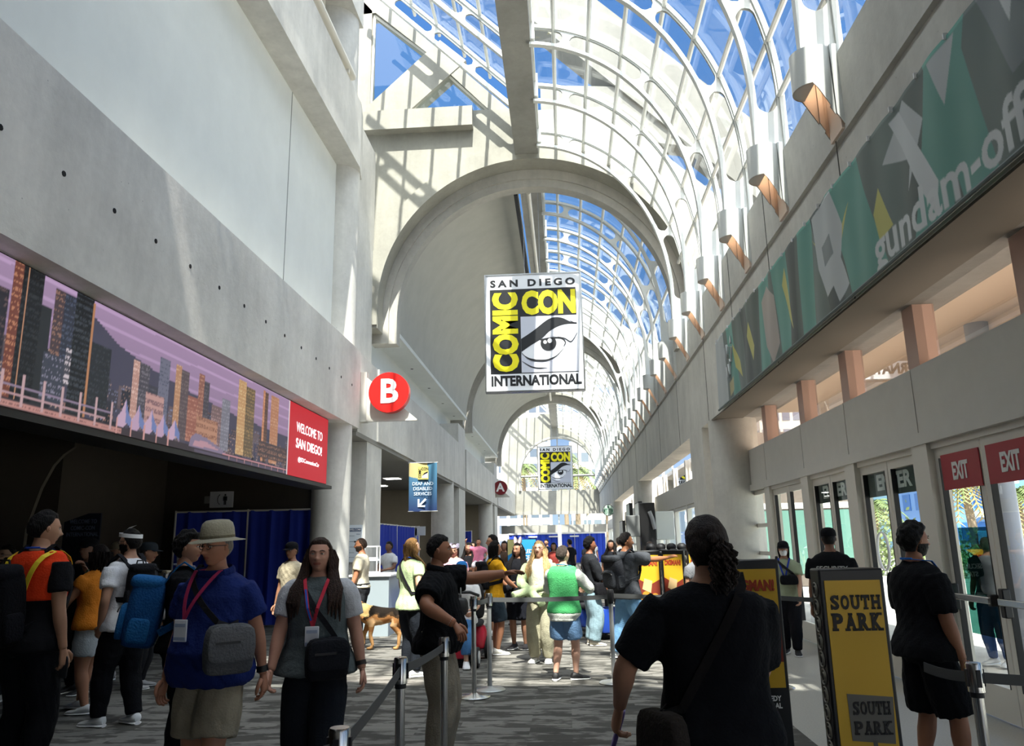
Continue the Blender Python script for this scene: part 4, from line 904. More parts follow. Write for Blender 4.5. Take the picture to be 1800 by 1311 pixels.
# ================================================================ outside
def outside():
    pav = mat('pavement', 'b9b4ab', .9, var=.08, vscale=3); o = MB().box(4.0, 160, -60, 200, -.4, -.02).build('ground', pav, smooth=0); struct(o)
    struct(MB().box(-60, 4.0, 68.4, 200, -.4, -.02).build('ground', pav, smooth=0))
    beige = mat('canopy beige', 'e3cfb8', .8)
    t = thing('canopy', 'pale beige entrance canopy seen through the clerestory panes', 'canopy', (6, 8, 0))
    MB().box(-1.9, .2, -16, 10.6, 4.55, 4.9).build('soffit', beige, t, smooth=0)
    MB().box(.1, .2, -16, 10.6, 3.55, 4.55).build('fascia', beige, t, smooth=0)
    for y in (-8, -1.5, 3.0): MB().cyl((0, y, 0), (0, y, 4.55), .16, 16).build('post', mat('grey post', '8d8f96', .5), t)
    # neighbouring block outside the far doors
    t = thing('annex', 'low brown and white annex with green glass, seen through the far doors', 'building', (8, 27, 0)); h = t
    MB().box(-2.2, 1.9, 0, 3, 0, 5.2).build('wall', mat('annex brown', '6d6158', .7, var=.15, vscale=2), h, smooth=0)
    for z0, z1, nm in ((2.55, 2.75, 'white_band'), (3.95, 4.25, 'white_band')): MB().box(-2.25, 1.95, -.06, 0, z0, z1).build(nm, SPAN, h, smooth=0)
    MB().box(-2.2, 1.9, -.03, 0, .4, 2.5).build('pane', mat('green glass', '5f8578', .15), h, smooth=0)
    for x in (-.9, .4): MB().box(x, x+.09, -.1, 0, 0, 4).build('mullion', SPAN, h, smooth=0)
    def tower(label, loc, w, d, H, wall, win, nx, dz, bal=None, name='tower_block', rz=0):
        t = thing(name, label, 'building', loc, rz)
        MB().box(-w/2, w/2, 0, d, 0, H).build('wall', mat('tower '+wall, wall, .6), t, smooth=0)
        g = MB(); nz = int(H/dz)
        for i in range(nx):
            for k in range(nz):
                x = -w/2+w*(i+.5)/nx; ww = w/nx*.36
                g.box(x-ww, x+ww, -.08, 0, k*dz+dz*.3, k*dz+dz*.85)
        o = g.build('window', mat('tower glass '+win, win, .15), t, smooth=0); o['kind'] = 'stuff'
        for k in range(max(1, int(d/4))):
            pass
        s = MB()
        for k in range(nz):
            for i in range(max(1, int(d/3))): s.box(-w/2-.08, -w/2, i*3+.6, i*3+2.4, k*dz+dz*.3, k*dz+dz*.85)
        o = s.build('side_window', mat('tower glass '+win, win, .15), t, smooth=0); o['kind'] = 'stuff'
        if bal:
            q = MB()
            for k in range(1, nz): q.box(-w/2+w*bal[0], -w/2+w*bal[1], -1.2, 0, k*dz, k*dz+.55)
            o = q.build('balcony', mat('balcony white', 'eceae4', .6), t, smooth=0); o['kind'] = 'stuff'
    tower('blue glass tower with white balconies, seen through the exit door', (42, 80, 0), 9, 12, 40, '5f86bb', '2f5f9e', 6, 3.2, (.35, .8))
    tower('grey tower with white balconies, seen at the right picture edge', (52, 82, 0), 8, 12, 46, 'a8a49c', '4d5560', 5, 3.0, (.05, .7))
    tower('pale blue glass slab seen under the enter sign', (42.5, 108, 0), 11, 14, 13, 'a9d3e0', '8fc6da', 1, 40)
    tower('dark blue tower with balconies beside the pale glass slab', (56, 118, 0), 9, 12, 30, '4a6d96', '2d4a72', 4, 3.2, (0, .35))
    tower('white hotel block with a grid of windows, above the far enter sign', (38, 125, 0), 12, 10, 34, 'e6dccf', '8a8a96', 7, 3.2)
    tower('white hotel block with dark windows seen through the arched end window', (-9, 112, 0), 14, 12, 40, 'efe9e4', '5a6470', 9, 2.2)
    tower('pale building behind the palms in the arched end window', (9, 120, 0), 16, 12, 17, 'd8d6d0', '6a747c', 10, 2.6)
    # palms
    bark = mat('palm bark', '8c7a64', .95, var=.25, vscale=8, stretch=(1, 1, 4)); leaf = mat('palm leaf', '6c7c46', .7, var=.4, vscale=3); dry = mat('dry palm leaf', 'a8925e', .9)
    random.seed(3)
    fr = MB(); dr = MB()
    for k in range(34):
        a = k*2.399; el = .95-1.5*(k/34); L = 1.5+.3*random.random(); b = fr if k < 26 else dr
        P = []; d = Vector((cos(a)*cos(el), sin(a)*cos(el), sin(el)))
        for i in range(7):
            s = i/6; P.append(d*(L*s)+Vector((0, 0, -.75*s*s*L)))
        side = d.cross(Vector((0, 0, 1))).normalized()
        b.tube(P, .02, 4)
        for i in range(1, 7):
            for q in (0, .5):
                c = P[i-1].lerp(P[i], q+.5) if q == 0 else P[i]; tg = (P[i]-P[i-1]).normalized()
                for sg in (-1, 1):
                    l = .55*(1-.5*abs(i/6-.4)); e = c+side*sg*l*.8+tg*l*.5+Vector((0, 0, -.25*l)); w = tg*.05
                    b.add([c-w, c+w, e], [(0, 1, 2)])
    mef = fr.mesh('fronds', leaf); med = dr.mesh('dry_fronds', dry); tr = {}
    def palm(label, x, y, h, s=1.0, group='palms outside the right doors'):
        t = thing('palm_tree', label, 'palm tree', (x, y, 0), random.uniform(0, 6), group)
        lean = random.uniform(-.3, .3)
        MB().tube([(lean*(i/8)**2, 0, h*i/8) for i in range(9)], [.17*s*(1.25-.45*i/8) for i in range(9)], 8).build('trunk', bark, t)
        for nm, me in (('fronds', mef), ('dry_fronds', med)):
            o = bpy.data.objects.new(nm, me); COL.objects.link(o); o.parent = t; o.location = (lean, 0, h); o.scale = (s, s, s)
    palm('bushy palm seen through the exit door below the red sign', 19.2, 38, 4.3, 1.1)
    palm('palm at the right edge of the exit door, leaning over the path', 23.2, 41, 3.6, 1.0)
    palm('palm seen at the right picture edge outside the second exit door', 27, 44, 4.6, 1.2)
    palm('tall palm seen between enter sign and red exit sign', 21.5, 47, 7.2, 1.2)
    palm('small palm under the enter sign, outside', 16.6, 43, 3.2, 1.0)
    for k, (x, y, h, s) in enumerate(((1.3, 80, 8.6, 1.5), (4.6, 84, 7.4, 1.5), (.2, 92, 11.5, 1.5), (-4.4, 86, 9.8, 1.4))):
        palm('tall palm outside the arched end window, ' + ('right of the far hanging sign', 'rightmost one', 'just right of the sign top', 'left of the far hanging sign')[k], x, y, h, s, 'palms beyond the end window')
    lf = mat('shrub leaf', '6f7d4c', .8, var=.45, vscale=6)
    rng = random.Random(5); sm = []
    for v in range(3):
        b = MB()
        for k in range(900):
            p = Vector((rng.gauss(0, .42), rng.gauss(0, .42), abs(rng.gauss(.55, .4)))); n = Vector((rng.gauss(0, 1), rng.gauss(0, 1), rng.gauss(0, 1))).normalized(); u = n.orthogonal().normalized()*.06; w = n.cross(u)*.6
            b.add([p-u, p+w, p+u, p-w], [(0, 1, 2, 3)])
        sm.append(b.mesh('foliage', lf))
    for k, (x, y, s) in enumerate(((12.6, 29, 1.2), (14.6, 31, 1.3), (16.6, 32.5, 1.2), (18.8, 34, 1.2), (21.0, 35.5, 1.1), (23.2, 37, 1.2), (13.6, 34, 1.8), (25.6, 39, 1.2))):
        o = bpy.data.objects.new('shrub', sm[k % 3]); COL.objects.link(o); o.location = (x, y, -.1); o.scale = (s, s, s); o.rotation_euler.z = k
        tag(o, 'pale green shrub in the planting outside the right doors', 'shrub', 'shrubs outside the right doors')
outside()
# ================================================================ queue posts, counters, drapes
RUB = mat('rubber black', '17171a', .6); BELT = mat('belt grey', '4a4c4c', .7)
def stanchion(label, x, y, h=1.0, to=None, grey=False, dark=False, belt2=None):
    t = thing('queue_post', label, 'queue post', (x, y, 0), 0, 'chrome queue posts'); k = mat('satin pole', 'b4b6b6', .35, .8) if grey else CHROME
    MB().lathe([(0, 0), (.17, 0), (.175, .012), (.16, .022), (.05, .034), (.03, .05), (0, .05)], n=36).build('base', k, t)
    MB().lathe([(.026, .04), (.026, h-.14)], n=20).build('pole', k, t)
    MB().lathe([(0, h-.16), (.031, h-.16), (.031, h-.135), (0, h-.135)], n=20).build('collar', RUB, t)
    MB().lathe([(0, h-.135), (.037, h-.135), (.037, h-.008), (.033, h), (0, h)], n=24).build('head', CHROME if not dark else RUB, t)
    cs = MB()
    for a in range(4): cs.obox((.036*cos(a*pi/2), .036*sin(a*pi/2), h-.07), (.014, .02, .08), Matrix.Rotation(a*pi/2, 3, 'Z'))
    cs.build('belt_slots', RUB, t, smooth=0)
    for tt in (to, belt2):
        if tt:
            d = Vector((tt[0]-x, tt[1]-y, tt[2]-h)); L = d.length; n = d.cross(Vector((0, 0, 1))).normalized(); u = d.normalized()
            MB().ribbon([u*(.04+(L-.08)*s/10)+Vector((0, 0, h-.07-.012*(1-(s/5-1)**2))) for s in range(11)], .05, .004, n).build('belt', BELT, t, smooth=0)
    return t
stanchion('foreground queue post cut by the bottom picture edge', -.8, 2.78, .99, (-1.6, 1.7, .97))
stanchion('queue post standing left of the pointing man, second in the belt line', -.925, 4.36, 1.0, (-.8, 2.78, .99))
stanchion('queue post under the hand of the pointing man', -.9, 5.72, .95, (-.925, 4.36, 1.0))
stanchion('queue post with a shiny round base right behind the pointing man', -1.03, 8.61, 1.04, (-.9, 9.0, 1.04))
stanchion('queue post with a grey base left of the green vest', -.9, 9.0, 1.04, (.5, 9.35, 1.03), True)
stanchion('grey queue post between the green vest and the man with a backpack', .5, 9.38, 1.04, (2.25, 9.0, 1.02), True, True)
stanchion('queue post hidden behind the woman with tied hair', 2.25, 9.0, 1.02, (3.3, 8.6, 1.0))
stanchion('chrome queue post in the right corner before the glass door', 1.97, 4.1, .985, (3.0, 4.0, .96), belt2=(1.88, 4.5, .98))
stanchion('far pale queue post by the blue rest area sign', -.87, 18.3, 1.0, (-1.9, 18.6, 1.0), True)
def drape(label, a, b, h, n, group='blue pipe and drape walls', cm='2038a8'):
    A = Vector((*a, 0)); B = Vector((*b, 0)); d = B-A; L = d.length; u = d.normalized(); w = Vector((-u.y, u.x, 0))
    t = thing('blue_drape', label, 'drape', A, 0, group); m = mat('drape blue '+cm, cm, .8); v = []; f = []; k = int(L/.05)
    for i in range(k+1):
        s = i/k; o = .035*sin(s*L*14)+.02*sin(s*L*31+2)
        for z, q in ((.03, 1.5), (h*.5, 1.1), (h, .5)): p = u*(L*s)+w*o*q; v.append((p.x, p.y, z))
    for i in range(k):
        for j in range(2): f.append((i*3+j, i*3+3+j, i*3+4+j, i*3+1+j))
    MB().add(v, f).build('cloth', m, t)
    MB().tube([(0, 0, h), (d.x, d.y, h)], .02, 8).build('rail', ALU, t)
    for i in range(n): p = u*(L*i/(n-1)); MB().cyl((p.x, p.y, 0), (p.x, p.y, h+.03), .022, 8).build('pole', ALU, t)
drape('tall dark blue drape in the near hall behind the grey top woman', (-8.4, 16.2), (-5.2, 16.2), 2.38, 3)
drape('dark blue drape just behind the concrete pier with the notice', (-5.3, 20.5), (-5.3, 27.8), 2.2, 3)
drape('dark blue drape across the second hall', (-10, 28.4), (-5.4, 28.4), 2.25, 3)
drape('dark blue drape in the third hall under the ceiling lights', (-9, 44.5), (-5.4, 44.5), 2.3, 3)
drape('bright blue drape wall at the far end, left of the white pole', (-4.4, 60), (-.6, 60), 2.2, 4, cm='2a4cc8')
drape('bright blue drape wall at the far end, right of the white pole', (-.5, 60), (3.0, 60), 2.2, 4, cm='2a4cc8')
t = tag(MB().box(-4.4, 3.0, 59.94, 60.1, 2.18, 2.3).build('drape_truss', WHITE, smooth=0), 'thin white truss above the far blue drapes', 'truss')
for k, (x, lab) in enumerate(((-2.9, 'left'), (-1.3, 'middle'), (.3, 'right'))):
    tag(MB().box(x, x+.7, 59.86, 60.0, 1.95, 2.06).build('drape_label', WHITE, smooth=0), 'small white label on the far blue drapes, %s one' % lab, 'label', 'labels on the far drapes')
tag(MB().box(-.2, -.11, 20, 20.08, 0, 2.02).build('white_post', WHITE, smooth=0), 'white upright post behind the blond woman', 'post')
def counter(label, x0, x1, y0, y1, h, top, body, name='counter'):
    t = thing(name, label, 'counter', (x0, y0, 0))
    MB().box(0, x1-x0, 0, y1-y0, 0, h-.04).build('body', body, t, smooth=0); MB().box(-.04, x1-x0+.04, -.04, y1-y0+.04, h-.04, h).build('worktop', top, t, bevel=.006); return t
gb = mat('counter grey', '9aa6ac', .5)
counter('grey check-in counter behind the dog, beside the pier', -3.95, -3.25, 14.2, 15.3, 1.08, WHITE, gb)
counter('table with a blue skirt beside the grey check-in counter', -3.2, -2.3, 15.6, 16.4, .82, mat('table top', 'c8ccd0', .5), mat('skirt blue', '2a3fae', .8), 'skirted_table')
counter('dark counter behind the row of yellow poster stands', .98, 3.0, 14.4, 15.2, 1.4, mat('dark grey top', '3c3e40', .5), mat('counter charcoal', '2c2d30', .6), 'service_counter')
def rack():
    t = thing('wire_rack', 'white wire rack standing on the grey check-in counter', 'rack', (-3.7, 14.6, 1.08))
    b = MB()
    for x in (-.15, .15):
        for y in (-.12, .12): b.cyl((x, y, 0), (x, y, .5), .012, 6)
    for z in (.03, .25, .5):
        b.tube([(-.15, -.12, z), (.15, -.12, z), (.15, .12, z), (-.15, .12, z), (-.15, -.12, z)], .012, 6)
    b.build('frame', WHITE, t); MB().box(-.13, .13, -.1, .1, .255, .3).build('papers', mat('paper', 'dfe2e4', .8), t, smooth=0)
rack()
for k in range(5):
    x = 1.55+k*.19; o = MB().ell((0, 0, .07), (.09, .11, .08), 12, 8); o.ell((.02, -.13, .03), (.07, .08, .015), 10, 6)
    tag(o.build('black_cap', RUB, loc=(x, 14.55, 1.395)), 'black cap lying on the dark counter behind the yellow stands', 'cap', 'caps on the dark counter')
# ---- far right wall fittings
def wall_tv(label, y, z, w, h, scr):
    t = thing('wall_monitor', label, 'monitor', (2.98, y, z)); MB().box(-.08, .06, -w/2, w/2, -h/2, h/2).build('case', BLACK, t, smooth=0)
    MB().box(-.086, -.08, -w/2+.05, w/2-.05, -h/2+.05, h/2-.05).build('display', scr, t, smooth=0)
wall_tv('pale wall display on the far right column', 31.5, 2.5, 1.6, 1.2, mat('display pale', 'b8c4c0', .3))
wall_tv('light menu board on the right wall under the round coffee sign', 41.0, 2.2, 2.4, .8, mat('menu pale', 'd0d2cc', .5))
wall_tv('pale green wall board beyond the dark kiosk', 36.0, 2.7, 1.8, 1.1, mat('board green', 'a9bfb4', .4))
def kiosk():
    t = thing('display_kiosk', 'tall black kiosk tower beside the pointing man with a backpack', 'kiosk', (2.35, 22.5, 0))
    MB().box(-.22, .22, -.15, .15, 0, 2.65).build('tower', BLACK, t, bevel=.02); MB().box(-.6, -.22, -.1, .1, 1.7, 2.3).build('speaker', mat('speaker grey', '6f7272', .6), t, bevel=.02)
    MB().box(.22, .75, -.12, .1, 1.6, 2.4).build('monitor', mat('monitor pale', 'bfc6c4', .4), t, bevel=.02); MB().tube([(.05, -.18, 2.4), (.12, -.2, 2.2), (.18, -.2, 1.9)], .06, 8).build('camera_arm', mat('arm grey', '8a8d90', .4), t)
kiosk()
tag(MB().tube([(-5.0, 26.2, 2.1), (-4.9, 26.2, 2.1)], .02, 6).box(-5.1, -4.75, 26.1, 26.14, 1.9, 2.2).box(-5.12, -5.04, 26.1, 26.16, 0, 2.15).build('small_sign', mat('sign pale', 'd0d4d6', .6), smooth=0), 'small pale sign on a pole below the hanging banner', 'sign')
for k, (x, y) in enumerate(((-4.75, 29.0), (-4.2, 29.3))): pass
# ================================================================ people
def fab(c, bump=.35):
    return mat('fabric '+c, c, .9, var=.1, vscale=9, bump=bump, bscale=70, spec=.15)
def skinm(c): return mat('skin '+c, c, .5, var=.05, vscale=14, spec=.35)
def hairm(c): return mat('hair '+c, c, .5, var=.55, vscale=26, bump=1.0, bscale=55, stretch=(3, 3, .6), spec=.2)
def remesh(b, name, mats, parent, vox, smooth=3, wr=0, seed=0, keep=None):
    me = b.mesh(name, mats); bm = bmesh.new(); bm.from_mesh(me); bmesh.ops.recalc_face_normals(bm, faces=bm.faces); bm.to_mesh(me); bm.free()
    o = bpy.data.objects.new(name, me); COL.objects.link(o)
    m = o.modifiers.new('r', 'REMESH'); m.mode = 'VOXEL'; m.voxel_size = vox
    if smooth: s = o.modifiers.new('s', 'SMOOTH'); s.iterations = smooth; s.factor = .5
    dg = bpy.context.evaluated_depsgraph_get(); m2 = bpy.data.meshes.new_from_object(o.evaluated_get(dg))
    bpy.data.objects.remove(o); bpy.data.meshes.remove(me); m2.name = name
    n = len(m2.vertices); co = np.empty(n*3, np.float32); m2.vertices.foreach_get('co', co); co = co.reshape(-1, 3)
    if wr:
        nr = np.empty(n*3, np.float32); m2.vertices.foreach_get('normal', nr); nr = nr.reshape(-1, 3); rg = np.random.default_rng(seed+11); d = np.zeros(n)
        for k in range(7):
            v = rg.normal(size=3)*(10+4*k); v[2] *= .55; d += np.abs(np.sin(co @ v+rg.uniform(0, 6)+1.2*np.sin(co @ rg.normal(size=3)*8)))-.6
        co = co+nr*(d*wr/2.2)[:, None]; m2.vertices.foreach_set('co', co.astype(np.float32).ravel())
    m2.materials.clear()
    for mm in (mats if isinstance(mats, (list, tuple)) else [mats]): m2.materials.append(mm)
    m2.polygons.foreach_set('use_smooth', [True]*len(m2.polygons)); m2.update()
    return m2
def link(name, me, parent):
    o = bpy.data.objects.new(name, me); COL.objects.link(o); o.parent = parent; return o
TS = [(.455, .060, .045, .050), (.48, .088, .055, .064), (.52, .098, .060, .070), (.58, .090, .058, .056), (.63, .084, .058, .050), (.70, .094, .064, .054), (.76, .104, .067, .060), (.795, .106, .058, .058), (.822, .090, .046, .050), (.842, .052, .036, .040), (.858, .036, .030, .034)]
class Body:
    def __init__(s, h, g, belly, lean, bust=0):
        s.h, s.g, s.belly, s.lean, s.bust = h, g, belly, R(lean), bust
    def sec(s, z):
        z = min(max(z, TS[0][0]), TS[-1][0])
        for a, b in zip(TS, TS[1:]):
            if a[0] <= z <= b[0]:
                f = (z-a[0])/(b[0]-a[0]); w, fr, bk = (a[i]+(b[i]-a[i])*f for i in (1, 2, 3)); break
        k = min(1, max(0, (.835-z)/.105)); gg = 1+(s.g-1)*k
        w *= gg; fr *= 1+(gg-1)*.8; bk *= 1+(gg-1)*.8
        fr += s.belly*math.exp(-((z-.585)/.075)**2)*.06+s.bust*math.exp(-((z-.725)/.035)**2)*.022
        w += s.belly*math.exp(-((z-.58)/.08)**2)*.018
        return w, fr, bk
    def bend(s, p):   # lean about the hips, returns metres
        x, y, z = p
        if z > .5 and s.lean: a = -s.lean; dz = z-.5; y, z = y*cos(a)-dz*sin(a), .5+y*sin(a)+dz*cos(a)
        return Vector((x*s.h, y*s.h, z*s.h))
    def surf(s, ang, z, inf=0):   # ang 0 = front, 90 = right
        w, fr, bk = s.sec(z); c, n = cos(R(ang)), sin(R(ang)); e = .85
        q = lambda t: math.copysign(abs(t)**e, t)
        return s.bend(((w+inf)*q(n), ((fr if c > 0 else bk)+inf)*q(c), z))
    def front(s, x, z, inf=0, back=False):
        w, fr, bk = s.sec(z); d = (bk if back else fr)+inf; q = min(.98, abs(x)/(w+inf)); y = d*(1-q**2.3)**(1/2.3)
        return s.bend((x, -y if back else y, z))
    def torso(s, b, z0, z1, inf=0, flare=0, n=24, neckinf=None):
        zs = [z0]+[t[0] for t in TS if z0+.004 < t[0] < z1-.004]+[z1]; rings = []
        for z in zs:
            f = inf+flare*max(0, (.56-z)/.1); f = f if neckinf is None or z < .83 else neckinf
            rings.append([s.surf(360*j/n, z, f) for j in range(n)])
        b.loft(rings)
def ik(S_, T, a, b_, pole):
    d = T-S_; L = d.length; 
    if L > (a+b_)*.995: d = d*((a+b_)*.995/L); L = d.length
    u = d.normalized(); x = (a*a-b_*b_+L*L)/(2*L); hgt = sqrt(max(0, a*a-x*x)); p = pole-u*pole.dot(u); p = p.normalized() if p.length > 1e-6 else u.orthogonal()
    return S_+u*x+p*hgt, S_+d
def limb(b, pts, rad, n=12, t0=0, t1=1):   # pts polyline A,B,C ; rad list of (t, r) over the whole length
    A, B, C = pts; L1, L2 = (B-A).length, (C-B).length; tot = L1+L2; P, rr = [], []
    N = 18
    for i in range(N+1):
        t = t0+(t1-t0)*i/N; d = t*tot; P.append(A.lerp(B, d/L1) if d <= L1 else B.lerp(C, (d-L1)/L2))
        for (ta, ra), (tb, rb) in zip(rad, rad[1:]):
            if ta <= t <= tb+1e-6: rr.append(ra+(rb-ra)*(t-ta)/(tb-ta)); break
        else: rr.append(rad[-1][1])
    Q = [P[0]]+[(P[i-1]+P[i]*2+P[i+1])/4 for i in range(1, N)]+[P[-1]]
    b.tube(Q, rr, n)
def hand(b, W_, d, nrm, h, side, curl=.35, n=6, spread=.12, point=False):
    d = d.normalized(); nrm = (nrm-d*nrm.dot(d)).normalized(); u = d.cross(nrm)*side    # u towards the thumb
    s = h*.1; rings = []
    for t, w, th in ((-.12, .2, .15), (.1, .27, .15), (.35, .37, .16), (.52, .4, .14), (.58, .36, .1)):
        rings.append([W_+d*(s*t)+u*(s*w*cos(2*pi*j/10)*.55)+nrm*(s*th*sin(2*pi*j/10)*.75) for j in range(10)])
    b.loft(rings)
    for k, (off, L) in enumerate(((.15, .46), (.05, .52), (-.055, .48), (-.15, .38))):
        c = curl*(1+.12*k) if not (point and k == 0) else .04; P = [W_+d*(s*.5)+u*(s*off)]; a = 0; dirr = (d+u*(spread*off*3)).normalized()
        for seg in (.42, .32, .26): a += c*1.25; P.append(P[-1]+(dirr*cos(a)+nrm*sin(a))*(L*seg*s))
        b.tube(P, [.062*s, .058*s, .052*s, .038*s], n)
    P = [W_+d*(s*.12)+u*(s*.15), W_+d*(s*.3)+u*(s*.31)+nrm*(.06*s), W_+d*(s*.46)+u*(s*.35)+nrm*(.12*s), W_+d*(s*.58)+u*(s*.32)+nrm*(.17*s)]
    b.tube(P, [.085*s, .075*s, .062*s, .04*s], n)
def head_pts(nu, nv, rnd=0):
    out = []
    for j in range(nv+1):
        la = -pi/2+pi*j/nv; row = []
        for i in range(nu):
            ph = 2*pi*i/nu; z = .5*sin(la); r = abs(cos(la)); t = min(1, max(0, -z/.5)); r = r**(1-.38*t)
            x = .335*r*sin(ph)*(1-.30*t**1.6); y = .43*r*cos(ph)-.03
            if y < 0: q = min(1, max(0, (t-.05)/.8)); y *= 1-.5*q*q*(3-2*q)
            else: y *= 1+.07*t-.05*max(0, z/.5)
            if y > 0 and j not in (0, nv):
                G = lambda cx, cz, sx, sz: math.exp(-((x-cx)/sx)**2-((z-cz)/sz)**2); ax = abs(x); H = lambda cx, cz, sx, sz: math.exp(-((ax-cx)/sx)**2-((z-cz)/sz)**2)
                f = min(1, y/.15)
                y += f*(.105*G(0, -.125, .058, .055)+.05*G(0, -.02, .042, .11)+.03*H(.055, -.135, .035, .03)-.04*H(.14, .035, .08, .05)+.024*H(.12, .115, .13, .035)+.014*H(.2, -.1, .08, .07)+.026*G(0, -.235, .085, .022)+.028*G(0, -.285, .075, .026)-.012*G(0, -.258, .1, .012)+.035*G(0, -.42, .1, .07)-.012*G(0, -.35, .1, .03))
            row.append((x, y, z, ph))
        out.append(row)
    return out
def head(b, hs, Mh, C, nu, nv, mats_i):
    P = head_pts(nu, nv); o = len(b.v); tr = lambda p: C+Mh @ Vector((p[0]*hs, p[1]*hs, p[2]*hs))
    for row in P:
        for p in row: b.v.append(tuple(tr(p)))
    for j in range(nv):
        for i in range(nu):
            a, c = j*nu+i, j*nu+(i+1) % nu; b.f.append((o+a, o+c, o+c+nu, o+a+nu)); q = P[j][i]
            zc = (P[j][i][2]+P[j+1][i][2])/2; b.m.append(1 if (q[1] > .2 and abs(q[0]) < .115-.9*abs(zc+.258) and -.305 < zc < -.215) else 0)
    b.cur = 0
    for s in (-1, 1):
        b.ell(tr((s*.335, -.04, -.01)), (.03*hs, .062*hs, .1*hs), 10, 7, Mh @ Matrix.Rotation(s*.35, 3, 'Z') @ Matrix.Rotation(.18, 3, 'X'))
        b.ell(tr((s*.355, -.02, -.005)), (.018*hs, .036*hs, .065*hs), 8, 5, Mh @ Matrix.Rotation(s*.35, 3, 'Z'))
    if nu >= 36:
        for s in (-1, 1):
            b.cur = 2; b.ell(tr((s*.14, .318, .035)), (.058*hs, .05*hs, .028*hs), 10, 7, Mh)
            b.cur = 3; b.ell(tr((s*.14, .36, .035)), (.022*hs, .014*hs, .022*hs), 8, 6, Mh)
            b.cur = 0; b.tube([tr((s*.07, .34, .055)), tr((s*.14, .362, .072)), tr((s*.21, .325, .05))], .016*hs, 5)
            b.cur = 4; b.tube([tr((s*.065, .392, .108)), tr((s*.14, .385, .132)), tr((s*.225, .335, .112))], [.014*hs, .018*hs, .008*hs], 5, flat=.6)
    b.cur = 0
    return P
def hairshell(P, nu, nv, hs, Mh, C, th, hl, top=0, seed=0, bump=.0):
    rg = np.random.default_rng(seed); b = MB(); v = []; keep = []
    for j, row in enumerate(P):
        for (x, y, z, ph) in row:
            f = cos(ph); lim = hl(f); k = min(1, max(0, (z-lim)/.10)); k = k*k*(3-2*k); t = th*k+top*max(0, z)*k-.012*(1-k)
            n = Vector((x/.11, (y+.03)/.18, z/.25)); n = n.normalized() if n.length else Vector((0, 0, 1))
            if bump: t += bump*k*(noise.noise(Vector((x, y, z))*9+Vector((seed, 0, 0))))
            p = Vector((x, y, z))+n*t; v.append(C+Mh @ (p*hs)); keep.append(z > lim-.04)
    f = [(j*nu+i, j*nu+(i+1) % nu, (j+1)*nu+(i+1) % nu, (j+1)*nu+i) for j in range(nv) for i in range(nu)]
    f = [q for q in f if sum(keep[a] for a in q) >= 3]; b.add(v, f); return b
def HL(front=.3, temple=.02, back=-.3):
    def g(f):
        if f > .5: return front
        if f > -.05: return temple+(front-temple)*((f+.05)/.55)**.8
        return temple+(back-temple)*min(1, (-f-.05)/.6)
    return g
def curtain(b, hs, Mh, C, length, a0, a1, out=.02, wave=.02, seed=0, zt=.2, taper=.8, n=46):
    rings = []; zs = [zt+(-length-zt)*k/9 for k in range(10)]
    for k, z in enumerate(zs):
        ro, ri = [], []
        for i in range(n+1):
            ph = R(a0+(a1-a0)*i/n); r = 1 if z > -.15 else 1-.1*min(1, (-.15-z)/.5); w = wave*sin(i*2.1+seed+z*4)+wave*.6*sin(i*5.3+z*7)
            rr = r*(1-(1-taper)*max(0, (k-3)/6)); e = lambda q: Vector(((.36+out+q)*rr*sin(ph), (.45+out+q)*rr*cos(ph)-.04-.02*k*.3, z))
            ro.append(e(w)); ri.append(e(w-.07))
        rings.append([C+Mh @ (p*hs) for p in ro+ri[::-1]])
    b.loft(rings)
def shoe(b, A, yaw, h, sole_b=None, big=1.0):
    # A ankle position; foot points along yaw (local +y at 0)
    f = Vector((-sin(yaw), cos(yaw), 0)); s = Vector((f.y, -f.x, 0)); L = .155*h*big; z0 = A.z-.045*h
    def ring(t, w, zt, zb):
        c = A+f*(L*(t-.27)); return [Vector((0, 0, 0))+Vector((c.x, c.y, 0))+s*(w*h*cos(2*pi*j/12))+Vector((0, 0, z0+(zb+(zt-zb)*(.5+.5*sin(2*pi*j/12)))*h)) for j in range(12)]
    b.loft([ring(0, .016, .045, .012), ring(.06, .024, .058, .008), ring(.22, .027, .062, .008), ring(.4, .027, .05, .008), ring(.6, .030, .034, .008), ring(.8, .031, .028, .008), ring(.94, .024, .022, .008), ring(1.0, .012, .016, .01)])
    if sole_b is not None: sole_b.loft([ring(-.01, .018, .016, 0), ring(.06, .027, .016, 0), ring(.4, .029, .014, 0), ring(.6, .033, .013, 0), ring(.8, .034, .012, 0), ring(.96, .026, .012, .002), ring(1.02, .012, .012, .005)])
PN = [0]
